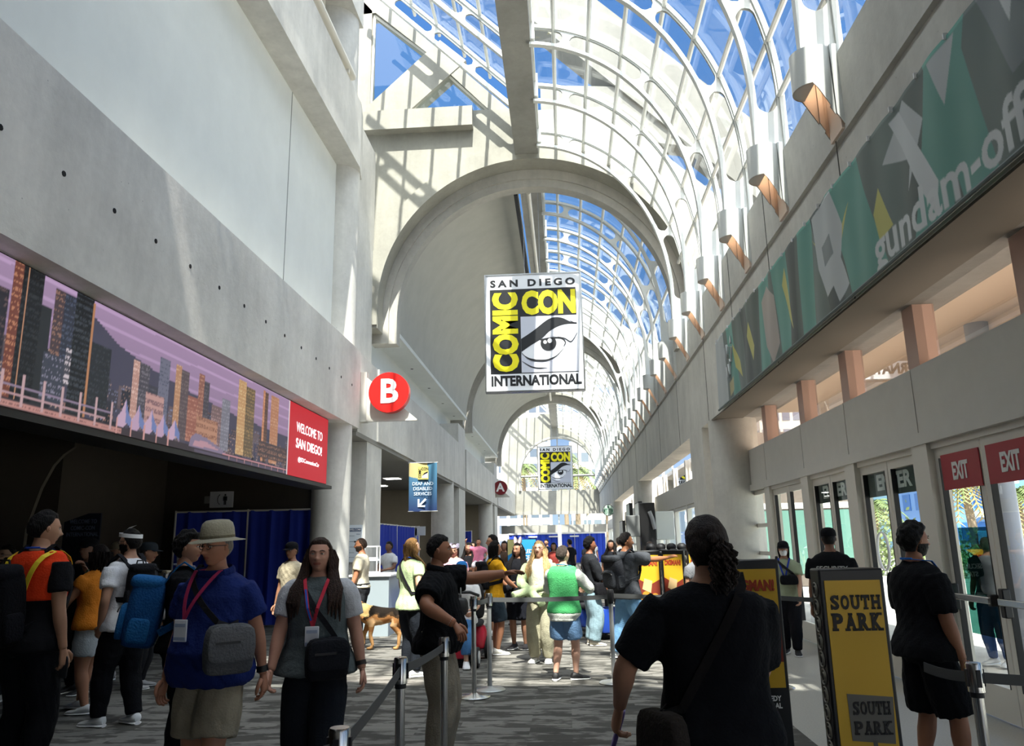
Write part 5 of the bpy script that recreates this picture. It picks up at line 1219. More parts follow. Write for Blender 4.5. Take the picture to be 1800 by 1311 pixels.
def person(label, x, y, face, h=1.72, g=1.0, belly=0, bust=0, skin='b98668', hair=('short', '17120f'), shirt=None, pants=None, shoes='e8e8e8', sole='f2f2f2', L=None, Rr=None, feet=None, yaw=0, pitch=0, lean=0, det=1, ex=(), arm=1.0, leg=1.0, curl=(.35, .35), group=None, z=0, heel=(0, 0), hn=(None, None), fyaw=(10, -10), lips=None):
    PN[0] += 1; seed = PN[0]; sole = sole or '1c1c1c'; t = thing('person', label, 'person', (x, y, z), R(face), group)
    B = Body(h, g, belly, lean, bust); vox = (.021, .0145, .0105)[det]; nu, nv = ((22, 16), (40, 30), (72, 54))[det]
    V = lambda p: Vector(p)*h
    sw = .104+.014*(g-1)*2; arms = {}
    b = MB(); B.torso(b, .455, .858, -.007 if shirt else 0, neckinf=0)
    sk = [skinm(skin), skinm(lips or '9a5a4c'), mat('eye white', 'e4e0da', .3), mat('iris dark', '1c1410', .2), hairm(hair[1]) if hair[1] else BLACK]
    rA = [(0, .031), (.12, .034), (.3, .030), (.5, .0245), (.56, .0245), (.68, .0245), (.86, .018), (1, .0155)]; rA = [(q, r*h*arm) for q, r in rA]
    rL = [(0, .056), (.15, .056), (.3, .049), (.48, .036), (.53, .034), (.68, .036), (.85, .025), (1, .021)]; rL = [(q, r*h*leg) for q, r in rL]
    for s, T in ((-1, L), (1, Rr)):
        S0 = B.bend((s*(sw-.004), -.002, .798)); T = T or {}; tgt = V(T.get('to', (s*.155, .035, .435))); pole = Vector(T.get('pole', (s*.35, -1, -.1)))
        E_, W_ = ik(S0, tgt, .172*h, .152*h, pole); arms[s] = (S0, E_, W_); cut = (shirt.get('sl2', .36) if shirt.get('sleeve_c') else shirt.get('sleeve', .32))-.07 if shirt else -1; limb(b, (S0, E_, W_), [(a, r*(.86 if a < cut else 1)) for a, r in rA])
    legs = {}
    feet = feet or ((-.058, .0), (.058, 0))
    for s, ft, he in ((-1, feet[0], heel[0]), (1, feet[1], heel[1])):
        H0 = V((s*.05, 0, .485)); A = V((ft[0], ft[1], .045+he+(ft[2] if len(ft) > 2 else 0))); K, A = ik(H0, A, .232*h, .215*h, Vector((s*.12, 1, .0))); legs[s] = (H0, K, A); cl = (.485-pants.get('end', .05))/.44-.08 if pants else -1; limb(b, (H0, K, A), [(a, r*(.88 if a < cl else 1)) for a, r in rL])
    nb, hc = B.bend((0, -.006, .84)), B.bend((0, .012, .930)); b.tube([nb-(hc-nb)*.3, nb, nb.lerp(hc, .45), hc], [.04*h, .034*h, .031*h, .03*h], 14)
    body = remesh(b, 'body', sk, t, vox, 4)
    Mh = Matrix.Rotation(R(yaw), 3, 'Z') @ Matrix.Rotation(R(pitch)-R(lean)*.3, 3, 'X'); hs = .132*h*(1.06 if h < 1.4 else 1)
    q = MB(); P = head(q, hs, Mh, hc, nu, nv, None)
    for i, s in enumerate((-1, 1)):
        S0, E_, W_ = arms[s]; dd = (W_-E_).normalized(); T = (L, Rr)[i] or {}; nn = Vector(hn[i]) if hn[i] else Vector((-s, .15, 0))
        if T.get('hand') is not None: dd = Vector(T['hand']).normalized()
        hand(q, W_, dd, nn, h, s*(1 if T.get('flip') is None else -1), curl[i], (4, 6, 8)[det], point=T.get('point', False))
    bm = bmesh.new(); bm.from_mesh(body); body2 = q.mesh('h', sk); body2.polygons.foreach_set('use_smooth', [True]*len(body2.polygons)); bm2 = bmesh.new(); bm2.from_mesh(body2); bmesh.ops.recalc_face_normals(bm2, faces=bm2.faces); bm2.to_mesh(body2); bm2.free(); bm.from_mesh(body2); bm.to_mesh(body); bm.free(); bpy.data.meshes.remove(body2)
    link('body', body, t)
    # clothes
    if shirt:
        c = MB(); inf = shirt.get('inf', .011); B.torso(c, shirt.get('hem', .49), shirt.get('top', .848), inf, shirt.get('flare', .03), neckinf=shirt.get('ninf', .004))
        sl = shirt.get('sleeve', .32)
        if sl:
            k = shirt.get('loose', .015)
            for s in (-1, 1): limb(c, arms[s], [(a, r+(.011+(k-.011)*min(1, a/.3))*h) for a, r in rA], t1=sl)
        if shirt.get('sleeve_c'):
            for s in (-1, 1):
                c2 = MB(); c2.ell(arms[s][0]+Vector((-s*.01*h, 0, -.002*h)), (.052*h, .05*h, .046*h)); limb(c2, arms[s], [(a, r+.014*h) for a, r in rA], t1=shirt.get('sl2', .36))
                link('sleeve', remesh(c2, 'sleeve', fab(shirt['sleeve_c']), t, vox*1.05, 2, .004, seed+9), t)
        link(shirt.get('name', 'shirt'), remesh(c, 'shirt', fab(shirt['c']), t, vox*1.05, 3, shirt.get('wr', .006), seed), t)
        if shirt.get('collar'):
            c = MB(); c.tube([B.surf(a, .845-.012*cos(R(a)), .012) for a in range(0, 361, 24)], [(.016*h, .007*h)]*16, 8, cap=False); link('collar', c.mesh('collar', fab(shirt['collar'])), t)
    if pants:
        c = MB(); zt = pants.get('top', .575); B.torso(c, .455, zt, .009, 0); k = pants.get('loose', .012); e = pants.get('end', .05)
        for s in (-1, 1):
            H0, K, A = legs[s]; tot = (K-H0).length+(A-K).length; t1 = min(1.0, (.485-e)/.44)
            limb(c, legs[s], [(a, r+(.008+(k-.008)*min(1, a/.5)+pants.get('flare', 0)*max(0, a-.5))*h) for a, r in rL], t1=t1)
        link(pants.get('name', 'trousers' if e < .2 else 'shorts'), remesh(c, 'trousers', fab(pants['c']), t, vox*1.05, 3, pants.get('wr', .006), seed+5), t)
        if pants.get('belt'):
            c = MB(); c.tube([B.surf(a, zt-.012, .012) for a in range(0, 361, 20)], [(.012*h, .004*h)]*19, 6, cap=False, ref=(0, 0, 1)); link('belt', c.mesh('belt', BLACK), t)
    if shoes:
        for s, fy in ((-1, fyaw[0]), (1, fyaw[1])):
            a, so = MB(), MB(); shoe(a, legs[s][2], R(fy), h, so); o = a.build('shoe', mat('shoe '+shoes, shoes, .6, var=.06), t); so.build('sole', mat('sole '+sole, sole, .7), o)
    # hair
    st = hair[0]; hm = hairm(hair[1]) if hair[1] else None
    hb = None
    if st == 'short': hb = hairshell(P, nu, nv, hs, Mh, hc, .05, HL(), .05, seed, .035)
    elif st == 'buzz': hb = hairshell(P, nu, nv, hs, Mh, hc, .018, HL(.3, .0, -.3), 0, seed)
    elif st == 'fade': hb = hairshell(P, nu, nv, hs, Mh, hc, .022, HL(.28, .02, -.3), .12, seed, .03)
    elif st == 'thick': hb = hairshell(P, nu, nv, hs, Mh, hc, .085, HL(.26, -.02, -.36), .1, seed, .06)
    elif st == 'bald': hb = hairshell(P, nu, nv, hs, Mh, hc, .012, lambda f: .9 if f > 0 else (.1 if f > -.3 else -.25), 0, seed)
    elif st in ('long', 'wavy', 'tied', 'curly', 'bob'):
        hb = hairshell(P, nu, nv, hs, Mh, hc, .06, HL(.3, .0, -.45), .03, seed, .02)
        if st != 'tied':
            curtain(hb, hs, Mh, hc, {'long': 1.55, 'wavy': 1.35, 'curly': .95, 'bob': .62}[st], 68, 292, .04 if st != 'curly' else .12, {'long': .014, 'wavy': .035, 'curly': .07, 'bob': .015}[st], seed, .2, .92)
            if st in ('long', 'wavy'):
                for s in (-1, 1):
                    for j in range(4):
                        x0 = .30+.04*j; y0 = .12-.09*j; w = .02 if st == 'long' else .05
                        Pk = [hc+Mh @ (Vector((s*x0, y0, .18))*hs), hc+Mh @ (Vector((s*(x0+.06), y0-.02, -.12))*hs), hc+Mh @ (Vector((s*(x0+.08), y0, -.42))*hs), B.front(s*(.052+.008*j), .835, .018), B.front(s*(.06+.012*j), .80, .024), B.front(s*(.062+.013*j), .75, .026), B.front(s*(.06+.013*j), .705-.01*j, .024)]
                        Pk = [p+Vector((w*hs*sin(i*2.2+j), 0, 0)) for i, p in enumerate(Pk)]; hb.tube(Pk, [.03*hs, .09*hs, .1*hs, .1*hs, .09*hs, .07*hs, .02*hs], 7, flat=.6)
        else:
            rg = random.Random(2); kn = Vector((0, -.5, .12))
            hb.ell(hc+Mh @ (kn*hs), (.1*hs, .1*hs, .12*hs), 12, 8)
            for i in range(64):
                a = rg.uniform(0, 6.28); rr = rg.uniform(.02, .24); le = rg.uniform(.45, 1.0); P2 = []
                for k in range(16):
                    s = k/15; w = .045*min(1, s*3); P2.append(hc+Mh @ (Vector((.14+cos(a)*rr*min(1, s*2.2)*.9+w*cos(k*1.5+a), -.56-.06*s+sin(a)*rr*min(1, s*2.2)*.6+w*sin(k*1.5+a), .14-.12*(s*3 if s < .15 else 0)*0-le*s))*hs))
                hb.tube(P2, [.03*hs]*13+[.02*hs, .014*hs, .006*hs], 5)
    if hb: hb.build('hair', hm, t, smooth=70)
    H = lambda p: hc+Mh @ (Vector(p)*hs)
    env = dict(t=t, B=B, h=h, hs=hs, Mh=Mh, hc=hc, H=H, P=P, nu=nu, nv=nv, arms=arms, legs=legs, V=V, hm=hm, seed=seed)
    for f in ex: f(env)
    return env
# ---- things worn (parts) and carried (own objects)
def beard(th=.03, full=True, m=None):
    def f(e):
        b = MB(); v = []; keep = []; nu, nv = e['nu'], e['nv']
        for row in e['P']:
            for (x, y, z, ph) in row:
                k = z < (-.10 if abs(x) > .2 else -.19) and y > -.12 and not (abs(x) < .09 and -.30 < z < -.22); n = Vector((x/.11, (y+.03)/.18, z/.25)).normalized() if (x or y or z) else Vector((0, 0, -1))
                v.append(e['H'](Vector((x, y, z))+n*(th if k else -.01))); keep.append(k)
        fs = [(j*nu+i, j*nu+(i+1) % nu, (j+1)*nu+(i+1) % nu, (j+1)*nu+i) for j in range(nv) for i in range(nu)]
        b.add(v, [q for q in fs if sum(keep[a] for a in q) >= 2]); b.build('beard', m or e['hm'], e['t'], smooth=70)
    return f
def glasses(m=BLACK, dark=False, up=0):
    def f(e):
        b = MB(); H = e['H']; hs = e['hs']
        for s in (-1, 1):
            c = (s*.14, .40, .03+up); b.tube([H((c[0]+.085*cos(2*pi*k/16), c[1]-.03*abs(cos(2*pi*k/16)-s*.0), c[2]+.065*sin(2*pi*k/16))) for k in range(17)], .011*hs, 5)
            b.tube([H((s*.225, .37, .05+up)), H((s*.34, .2, .05+up)), H((s*.36, -.04, .04+up))], .012*hs, 5)
        b.tube([H((-.055, .42, .045+up)), H((.055, .42, .045+up))], .011*hs, 5); o = b.build('glasses', m, e['t'])
        if dark:
            g = MB()
            for s in (-1, 1): g.prism([H((s*.14+.08*cos(2*pi*k/14), .395, .03+up+.06*sin(2*pi*k/14))) for k in range(14)], e['Mh'] @ Vector((0, .006*hs*10, 0)))
            g.build('lens', mat('dark lens', '0b0b0d', .1), o, smooth=0)
    return f
def hat(kind, c, c2=None, back=False):
    def f(e):
        H = e['H']; hs = e['hs']; n = 28; m = fab(c); top = .36 if kind != 'sun' else .5
        prof = {'cap': [(1.08, .15), (1.1, .3), (1.0, .45), (.7, .56), (.3, .6), (.02, .61)], 'sun': [(1.08, .2), (1.1, .34), (1.06, .5), (.96, .64), (.72, .72), (.35, .74), (.02, .745)]}[kind]
        b = MB(); b.loft([[H((.35*r*sin(2*pi*j/n), .45*r*cos(2*pi*j/n)-.03, z)) for j in range(n)] for r, z in prof]); o = b.build('sun_hat' if kind == 'sun' else 'cap', m, e['t'])
        br = MB()
        if kind == 'sun':
            br.loft([[H((.35*r*sin(2*pi*j/n)*1.1, .45*r*cos(2*pi*j/n)-.03, z+.04*abs(sin(2*pi*j/n))*(r-1))) for j in range(n)] for r, z in ((1.05, .24), (1.35, .19), (1.72, .15), (1.75, .13), (1.4, .16), (1.05, .2))], cap=False)
            bd = MB(); bd.loft([[H((.35*r*sin(2*pi*j/n), .45*r*cos(2*pi*j/n)-.03, z)) for j in range(n)] for r, z in ((1.11, .22), (1.12, .31))], cap=False); bd.build('hat_band', fab('6d6654'), o)
        else:
            sg = -1 if back else 1; P, Q = [], []
            for k in range(13):
                a = R(-62+124*k/12); P.append((.36*sin(a), sg*(.45*cos(a))-.03, .17)); Q.append((.4*sin(a)*1.0, sg*(.45*cos(a)+.32*cos(a*.9)**.6)-.03, .1))
            br.loft([[H(p) for p in P], [H(p) for p in Q], [H((p[0], p[1], p[2]-.03)) for p in Q], [H((p[0], p[1], p[2]-.03)) for p in P]], cap=False, closed=False)
        br.build('brim', fab(c2 or c), o, smooth=50)
    return f
def lanyard(c='2f62c8', badge=True, low=.66, c2=None, x0=0, inf=.02):
    def f(e):
        B = e['B']; b = MB()
        for s in (-1, 1):
            P = [B.front(s*.036, .856, .012, True)]+[B.front(s*.05*(1-k/8)+x0*k/8, .848+(low-.848)*k/8, inf) for k in range(9)]
            b.ribbon(P, .022, .004, [(0, .5, 1)]+[(0, 1, .3)]*9)
        b.tube([B.front(s, .858, .014, True) for s in (-.036, -.015, .015, .036)], .008, 5)
        o = b.build('lanyard', fab(c, 0), e['t'], smooth=0)
        if c2:
            b = MB(); b.ribbon([B.front(.05*(1-k/8)+x0*k/8, .848+(low-.848)*k/8, inf+.004) for k in range(2, 8)], .012, .003, (0, 1, .3)); b.build('lanyard_stripe', fab(c2, 0), o, smooth=0)
        if badge:
            p = B.front(x0, low-.035, inf+.004); b = MB(); b.obox(p, (.09, .008, .125), Matrix.Identity(3)); k = b.build('badge', mat('badge white', 'e6e8ee', .5), e['t'], bevel=.004)
            d = MB(); d.obox(p+Vector((0, .006, .03)), (.07, .003, .02), Matrix.Identity(3)); d.obox(p+Vector((0, .006, -.045)), (.08, .003, .018), Matrix.Identity(3)); d.build('badge_print', mat('badge print', 'a7b3cc', .6), k, smooth=0)
    return f
def world(e, name, label, cat, group=None):
    t = e['t']; return thing(name, label, cat, t.location, t.rotation_euler.z, group)
def rbox(b, c, sz, Mx=None, n=4):
    c = Vector(c); Mx = Mx or Matrix.Identity(3); rings = []
    for z, k in ((-.5, .7), (-.47, .88), (-.38, .98), (-.1, 1.03), (.2, 1.0), (.38, .93), (.47, .8), (.5, .6)):
        rings.append([c+Mx @ Vector((sz[0]/2*k*math.copysign(abs(cos(2*pi*j/24))**.45, cos(2*pi*j/24)), sz[1]/2*k*math.copysign(abs(sin(2*pi*j/24))**.45, sin(2*pi*j/24)), sz[2]*z)) for j in range(24)])
    b.loft(rings)
def backpack(label, c, c2, w=.3, d=.17, hh=.46, tilt=0, zc=.68, dx=0):
    def f(e):
        B, h = e['B'], e['h']; t = world(e, 'backpack', label, 'backpack'); k = B.sec(.7)[2]*h; cy = B.bend((0, 0, zc)).y-k-d/2-.03
        Mx = Matrix.Rotation(R(tilt), 3, 'X'); c0 = Vector((dx, cy, zc*h)); b = MB(); rbox(b, c0, (w, d, hh), Mx); b.build('bag', fab(c, .6), t)
        b = MB(); rbox(b, c0+Mx @ Vector((0, -d/2-.015, -hh*.16)), (w*.8, .06, hh*.5), Mx); b.build('front_pocket', fab(c2, .6), t)
        b = MB(); rbox(b, c0+Mx @ Vector((0, -.02, hh*.44)), (w*.96, d*.95, hh*.18), Mx); b.build('top_flap', fab(c2, .6), t)
        b = MB(); b.tube([c0+Mx @ Vector((w*.38*cos(pi*k/10), -d/2-.05, hh*.06*sin(pi*k/10)-hh*.02)) for k in range(11)], .006, 5); b.build('zip', BLACK, t)
        b = MB(); b.tube([c0+Mx @ Vector((-.04, d*.3, hh*.5)), c0+Mx @ Vector((-.03, d*.3, hh*.5+.04)), c0+Mx @ Vector((.03, d*.3, hh*.5+.04)), c0+Mx @ Vector((.04, d*.3, hh*.5))], .008, 5); b.build('grab_loop', BLACK, t)
        for s in (-1, 1):
            b = MB(); rbox(b, c0+Mx @ Vector((s*w*.5, -.01, -hh*.25)), (.05, d*.6, hh*.35), Mx); b.build('side_pocket', fab(c2, .6), t)
        for s in (-1, 1):
            P = [c0+Vector((s*w*.25, d*.5, hh*.42)), B.front(s*.062, .846, .02, True), B.bend((s*.066, .0, .868)), B.front(s*.068, .82, .028), B.front(s*.074, .76, .026), B.front(s*.08, .69, .026), B.surf(s*72, .64, .028), c0+Vector((s*w*.45, d*.45, -hh*.3))]
            b = MB(); b.ribbon(P, .05, .012, [(0, -1, .3), (0, -.5, 1), (0, 0, 1), (0, 1, .4), (0, 1, 0), (0, 1, 0), (s, .5, 0), (s, 0, 0)]); b.build('strap', fab(c2, .3), t, smooth=60)
    return f
def shoulder_bag(label, c, c2, side=1, ang=40, z=.5, sz=(.3, .1, .28), strap='26262a', name='shoulder_bag', flap=True, back=False, inf=.03, low=None):
    def f(e):
        B, h = e['B'], e['h']; t = world(e, name, label, 'bag'); p = B.surf(side*ang if not back else side*(180-ang), max(.5, z), inf+sz[1]/2/h); p.z = z*h; n = Vector((p.x, p.y, 0)).normalized(); a = math.atan2(-n.x, n.y)
        Mx = Matrix.Rotation(a, 3, 'Z'); b = MB(); rbox(b, p, sz, Mx); b.build('bag', fab(c, .6), t)
        if flap:
            b = MB(); rbox(b, p+Mx @ Vector((0, sz[1]*.5, sz[2]*.12)), (sz[0]*.96, .035, sz[2]*.72), Mx); o = b.build('flap', fab(c2, .6), t); b = MB(); b.obox(p+Mx @ Vector((sz[0]*.1, sz[1]*.5+.02, sz[2]*.15)), (sz[0]*.5, .008, .014), Mx); b.build('zip', BLACK, o, smooth=0)
        b = MB(); s = -side; zt = z+sz[2]/h*.5
        for bk in (False, True):
            P = [B.bend((s*.07, 0, .868))]+[B.front(s*.07+(side*.085-s*.07)*k/8, .84+(zt-.84)*k/8, .022, bk) for k in range(9)]+[p+Mx @ Vector((0, 0, sz[2]*.45))]
            b.ribbon(P, .034, .006, [(0, 0, 1)]+[(0, -1 if bk else 1, .2)]*9+[(side, 0, 0)])
        b.build('strap', fab(strap, .2), t, smooth=60)
    return f
def vest(c, hem=.62, stripe=None, top=.846, name='vest', inf=.018):
    def f(e):
        B = e['B']; b = MB(); B.torso(b, hem, top, inf, .02, neckinf=.012)
        for s in (-1, 1): b.ell(B.bend((s*.08, -.002, .822)), (.034*e['h'], .046*e['h'], .026*e['h']))
        o = link(name, remesh(b, name, fab(c), e['t'], .012, 3, .003, e['seed']), e['t'])
        if stripe:
            for bk in (False, True):
                for s in (-1, 1):
                    q = MB(); q.ribbon([B.front(s*(.092-.062*k/8), .845-(.845-hem-.02)*k/8, inf+.01, bk) for k in range(9)], .045, .004, (0, -1 if bk else 1, .1)); q.build('stripe', mat('hi-vis yellow', 'f2d536', .5), o, smooth=0)
    return f
def band(side, t, c, w=.016, nm='wristband'):
    def f(e):
        S0, E_, W_ = e['arms'][side]; p = E_.lerp(W_, t); d = (W_-E_).normalized(); r = (.0245-.009*t)*e['h']*1.12+.003; b = MB(); b.cyl(p-d*w, p+d*w, r, 14); b.build(nm, mat('band '+c, c, .4), e['t'])
    return f
def held(side, label, name, cat, sz, c, off=(0, 0, -.06), rot=(0, 0, 0), m=None):
    def f(e):
        from mathutils import Euler
        W_ = e['arms'][side][2]; d = (W_-e['arms'][side][1]).normalized(); t = world(e, name, label, cat); b = MB(); rbox(b, W_+d*.075+Vector(off), sz, Euler([R(q) for q in rot]).to_matrix()); b.build('case', m or mat('held '+c, c, .4), t)
    return f
def emblem(x, z, w, hh, c, s=None, back=False, size=.03):
    def f(e):
        B = e['B']; p = B.front(x, z, .026, back); b = MB()
        if s:
            for k, q in enumerate(s): text(q, size, 'print', mat('print '+c, c, .7), e['t'], (p.x, p.y, p.z-k*size*1.15), facing(0 if back else 180), 1, .02)
        else: b.ell(p, (w/2, .006, hh/2), 12, 6); b.build('emblem', mat('print '+c, c, .7), e['t'])
    return f
# ---------------------------------------------------------------- the people of the photo
WS = '15161a'
# left foreground
person('person in an orange safety vest and black backpack, seen from behind at the left', -3.93, 5.6, -14, 1.9, 1.12, .1, 0, 'b08468', ('short', '100d0c'), dict(c='141417', sleeve=.34, hem=.47), dict(c='121317', loose=.02), '141416', '222224', dict(to=(-.16, .06, .44)), dict(to=(.15, .02, .45)), yaw=-22, pitch=-4, det=2,
    ex=[vest('e2401c', .66, True), lanyard('2d4fb0', False), backpack('large black backpack on the person in the orange vest', '0f0f12', '16161a', .4, .24, .55, 4, .645, -.07), held(1, 'phone in the hand of the person in the orange vest', 'phone', 'phone', (.075, .012, .15), '2a2c30', (0, .0, -.05))])
person('bearded person with glasses and a white collar at the left picture edge', -6.35, 8.5, 170, 1.68, 1, 0, 0, 'c09a80', ('short', '1a1613'), dict(c='d8d4cc'), dict(c='2c2c30'), 'c8c8c8', det=1, ex=[glasses(), beard()])
person('person in black with black and white shoes, half hidden by the orange vest', -5.13, 7.3, 20, 1.72, 1.05, 0, 0, 'a47a62', ('long', '15100e'), dict(c='16161a'), dict(c='15151a'), '1c1c1e', 'f0f0f0', det=1)
person('person in a flat black cap behind the orange shirt', -5.7, 9.0, 160, 1.74, 1, 0, 0, '9a725c', ('short', '1a1411'), dict(c='1d1d22'), dict(c='1c1c22'), '2a2a2c', det=0, ex=[hat('cap', '141416')])
person('person in a tan hat behind the white headband', -5.85, 9.9, 120, 1.70, 1, 0, 0, 'a9826a', ('short', '2a201a'), dict(c='4a4640'), dict(c='2a2a30'), 'a0a0a0', det=0, ex=[hat('cap', '8a7f68')])
def fan(e):
    t = world(e, 'paper_fan', 'round white paper fan held by the woman in orange', 'fan'); W_ = e['arms'][-1][2]; b = MB(); b.ell(W_+Vector((0, .09, .13)), (.012, .095, .07), 20, 6); b.build('leaf', WHITE, t); MB().cyl(W_+Vector((0, .06, .0)), W_+Vector((0, .09, .08)), .008, 6).build('handle', WHITE, t)
person('woman in an orange shirt and pale denim shorts with a hand at her mouth', -4.93, 7.98, 82, 1.66, 1.16, .3, .9, 'a5765c', ('curly', '1d1411'), dict(c='d9822a', sleeve=.22, hem=.49), dict(c='b4bcc0', end=.335, loose=.02, flare=.02), 'd6d8d8', 'eeeeee', dict(to=(-.07, .2, .60), pole=(-1, -.6, -.3)), dict(to=(.03, .135, .86), pole=(1, .1, -.9)), ((-.06, -.04), (.06, .1)), det=1, leg=1.12, ex=[lanyard('7aa37a', True, .68), fan])
def headband(e):
    H = e['H']; b = MB(); n = 24; b.loft([[H((.385*sin(2*pi*j/n), .485*cos(2*pi*j/n)-.03, z+.05*cos(2*pi*j/n))) for j in range(n)] for z in (.2, .36)], cap=False); o = b.build('paper_headband', WHITE, e['t'])
    b = MB(); b.prism([H((.02, .42, .38)), H((.03, .1, .62)), H((.03, -.22, .7)), H((.03, .1, .55))], e['Mh'] @ Vector((.006, 0, 0))); b.build('paper_feather', WHITE, o, smooth=0)
person('man in a white shirt with a white paper headband and white sneakers', -4.27, 7.4, 68, 1.80, 1.06, .1, 0, 'b98c72', ('short', '120f0e'), dict(c='e4e4e8', sleeve=.34, hem=.475), dict(c='101115', loose=.018), 'd4d6d6', 'f0f0f0', dict(to=(-.12, .03, .50), pole=(-.8, -1, 0)), None, ((-.06, .06), (.06, -.06)), yaw=15, det=1,
    ex=[headband, beard(), glasses(), backpack('slim black backpack on the man with the paper headband', '1a1a1e', '222226', .28, .1, .4, 0, .7)])
person('man in a dark grey cap looking right, behind the white shirt', -5.15, 9.3, -80, 1.68, 1.05, 0, 0, 'b8876c', ('buzz', '3a322c'), dict(c='3a3b40'), dict(c='2b2c31'), 'b4b4b4', det=1, ex=[hat('cap', '2f3438'), shoulder_bag('beige canvas tote bag of the man in the grey cap', 'b0a78c', 'a59c82', -1, 30, .7, (.3, .1, .34), name='tote_bag', flap=False)])
person('person with grey hair and a pale top behind the blue backpack', -4.62, 9.2, 10, 1.62, 1.1, 0, 0, 'b08a74', ('bob', '9a9a98'), dict(c='c4c4c6'), dict(c='3a3a40'), 'c0c0c0', det=0)
person('man in black with a large blue backpack, looking right', -2.98, 5.95, -66, 1.73, 1.1, .2, 0, 'a87a60', ('thick', '0f0c0b'), dict(c='101114', sleeve=.36), dict(c='101115', loose=.02), '18181a', '2a2a2c', None, dict(to=(.15, .03, .44)), yaw=-15, det=2,
    ex=[backpack('large bright blue backpack on the man in black', '1b4f86', '24639c', .36, .25, .5, -8, .66), lanyard('8a8f98', False)])
# couple holding hands
person('older man in a sun hat, navy polo and khaki shorts, holding hands', -2.17, 4.75, 168, 1.73, 1.27, .95, .2, 'b27d63', ('buzz', '8d8780'), dict(c='1d2c66', sleeve=.36, hem=.465, loose=.024, collar='1a2860', wr=.008), dict(c='968d7a', end=.30, loose=.034, flare=.02, name='shorts'), 'bdbab2', 'e8e8e8', dict(to=(-.16, -.08, .475), pole=(-.7, -1, 0)), dict(to=(.17, .03, .45)), ((-.07, .05), (.07, -.06)), yaw=-14, pitch=-4, det=2, leg=1.1,
    ex=[hat('sun', '9d9784'), glasses(mat('metal rim', '3a3434', .3)), lanyard('a8355c', True, .69, None, .035, .03), shoulder_bag('grey canvas messenger bag at the hip of the man in the sun hat', '5d5e60', '6a6b6d', -1, 52, .60, (.27, .12, .27)), band(-1, .86, '0d0d0f', .018, 'wristwatch')])
person('woman in a grey top with lanyard and long brown hair, holding hands', -1.68, 5.25, 187, 1.655, 1.2, .45, .9, 'bd8c76', ('long', '3b2a22'), dict(c='5b6466', sleeve=0, sleeve_c='c4c5c9', hem=.475, flare=.06), dict(c='1f2228', end=.20, loose=.026), '1c1c1e', '303030', dict(to=(-.19, .03, .47)), dict(to=(.155, .13, .475), pole=(.7, -1, 0)), ((-.06, .1), (.06, -.1)), pitch=4, det=2, arm=1.12, leg=1.1, heel=(0, .03),
    ex=[lanyard('c43a4c', True, .66, '2f5fc0', 0, .024), shoulder_bag('black shoulder bag worn by the woman in the grey top', '1b1c20', '222328', -1, 18, .545, (.27, .1, .25)), band(-1, .84, '2a2422', .014, 'wristwatch')])
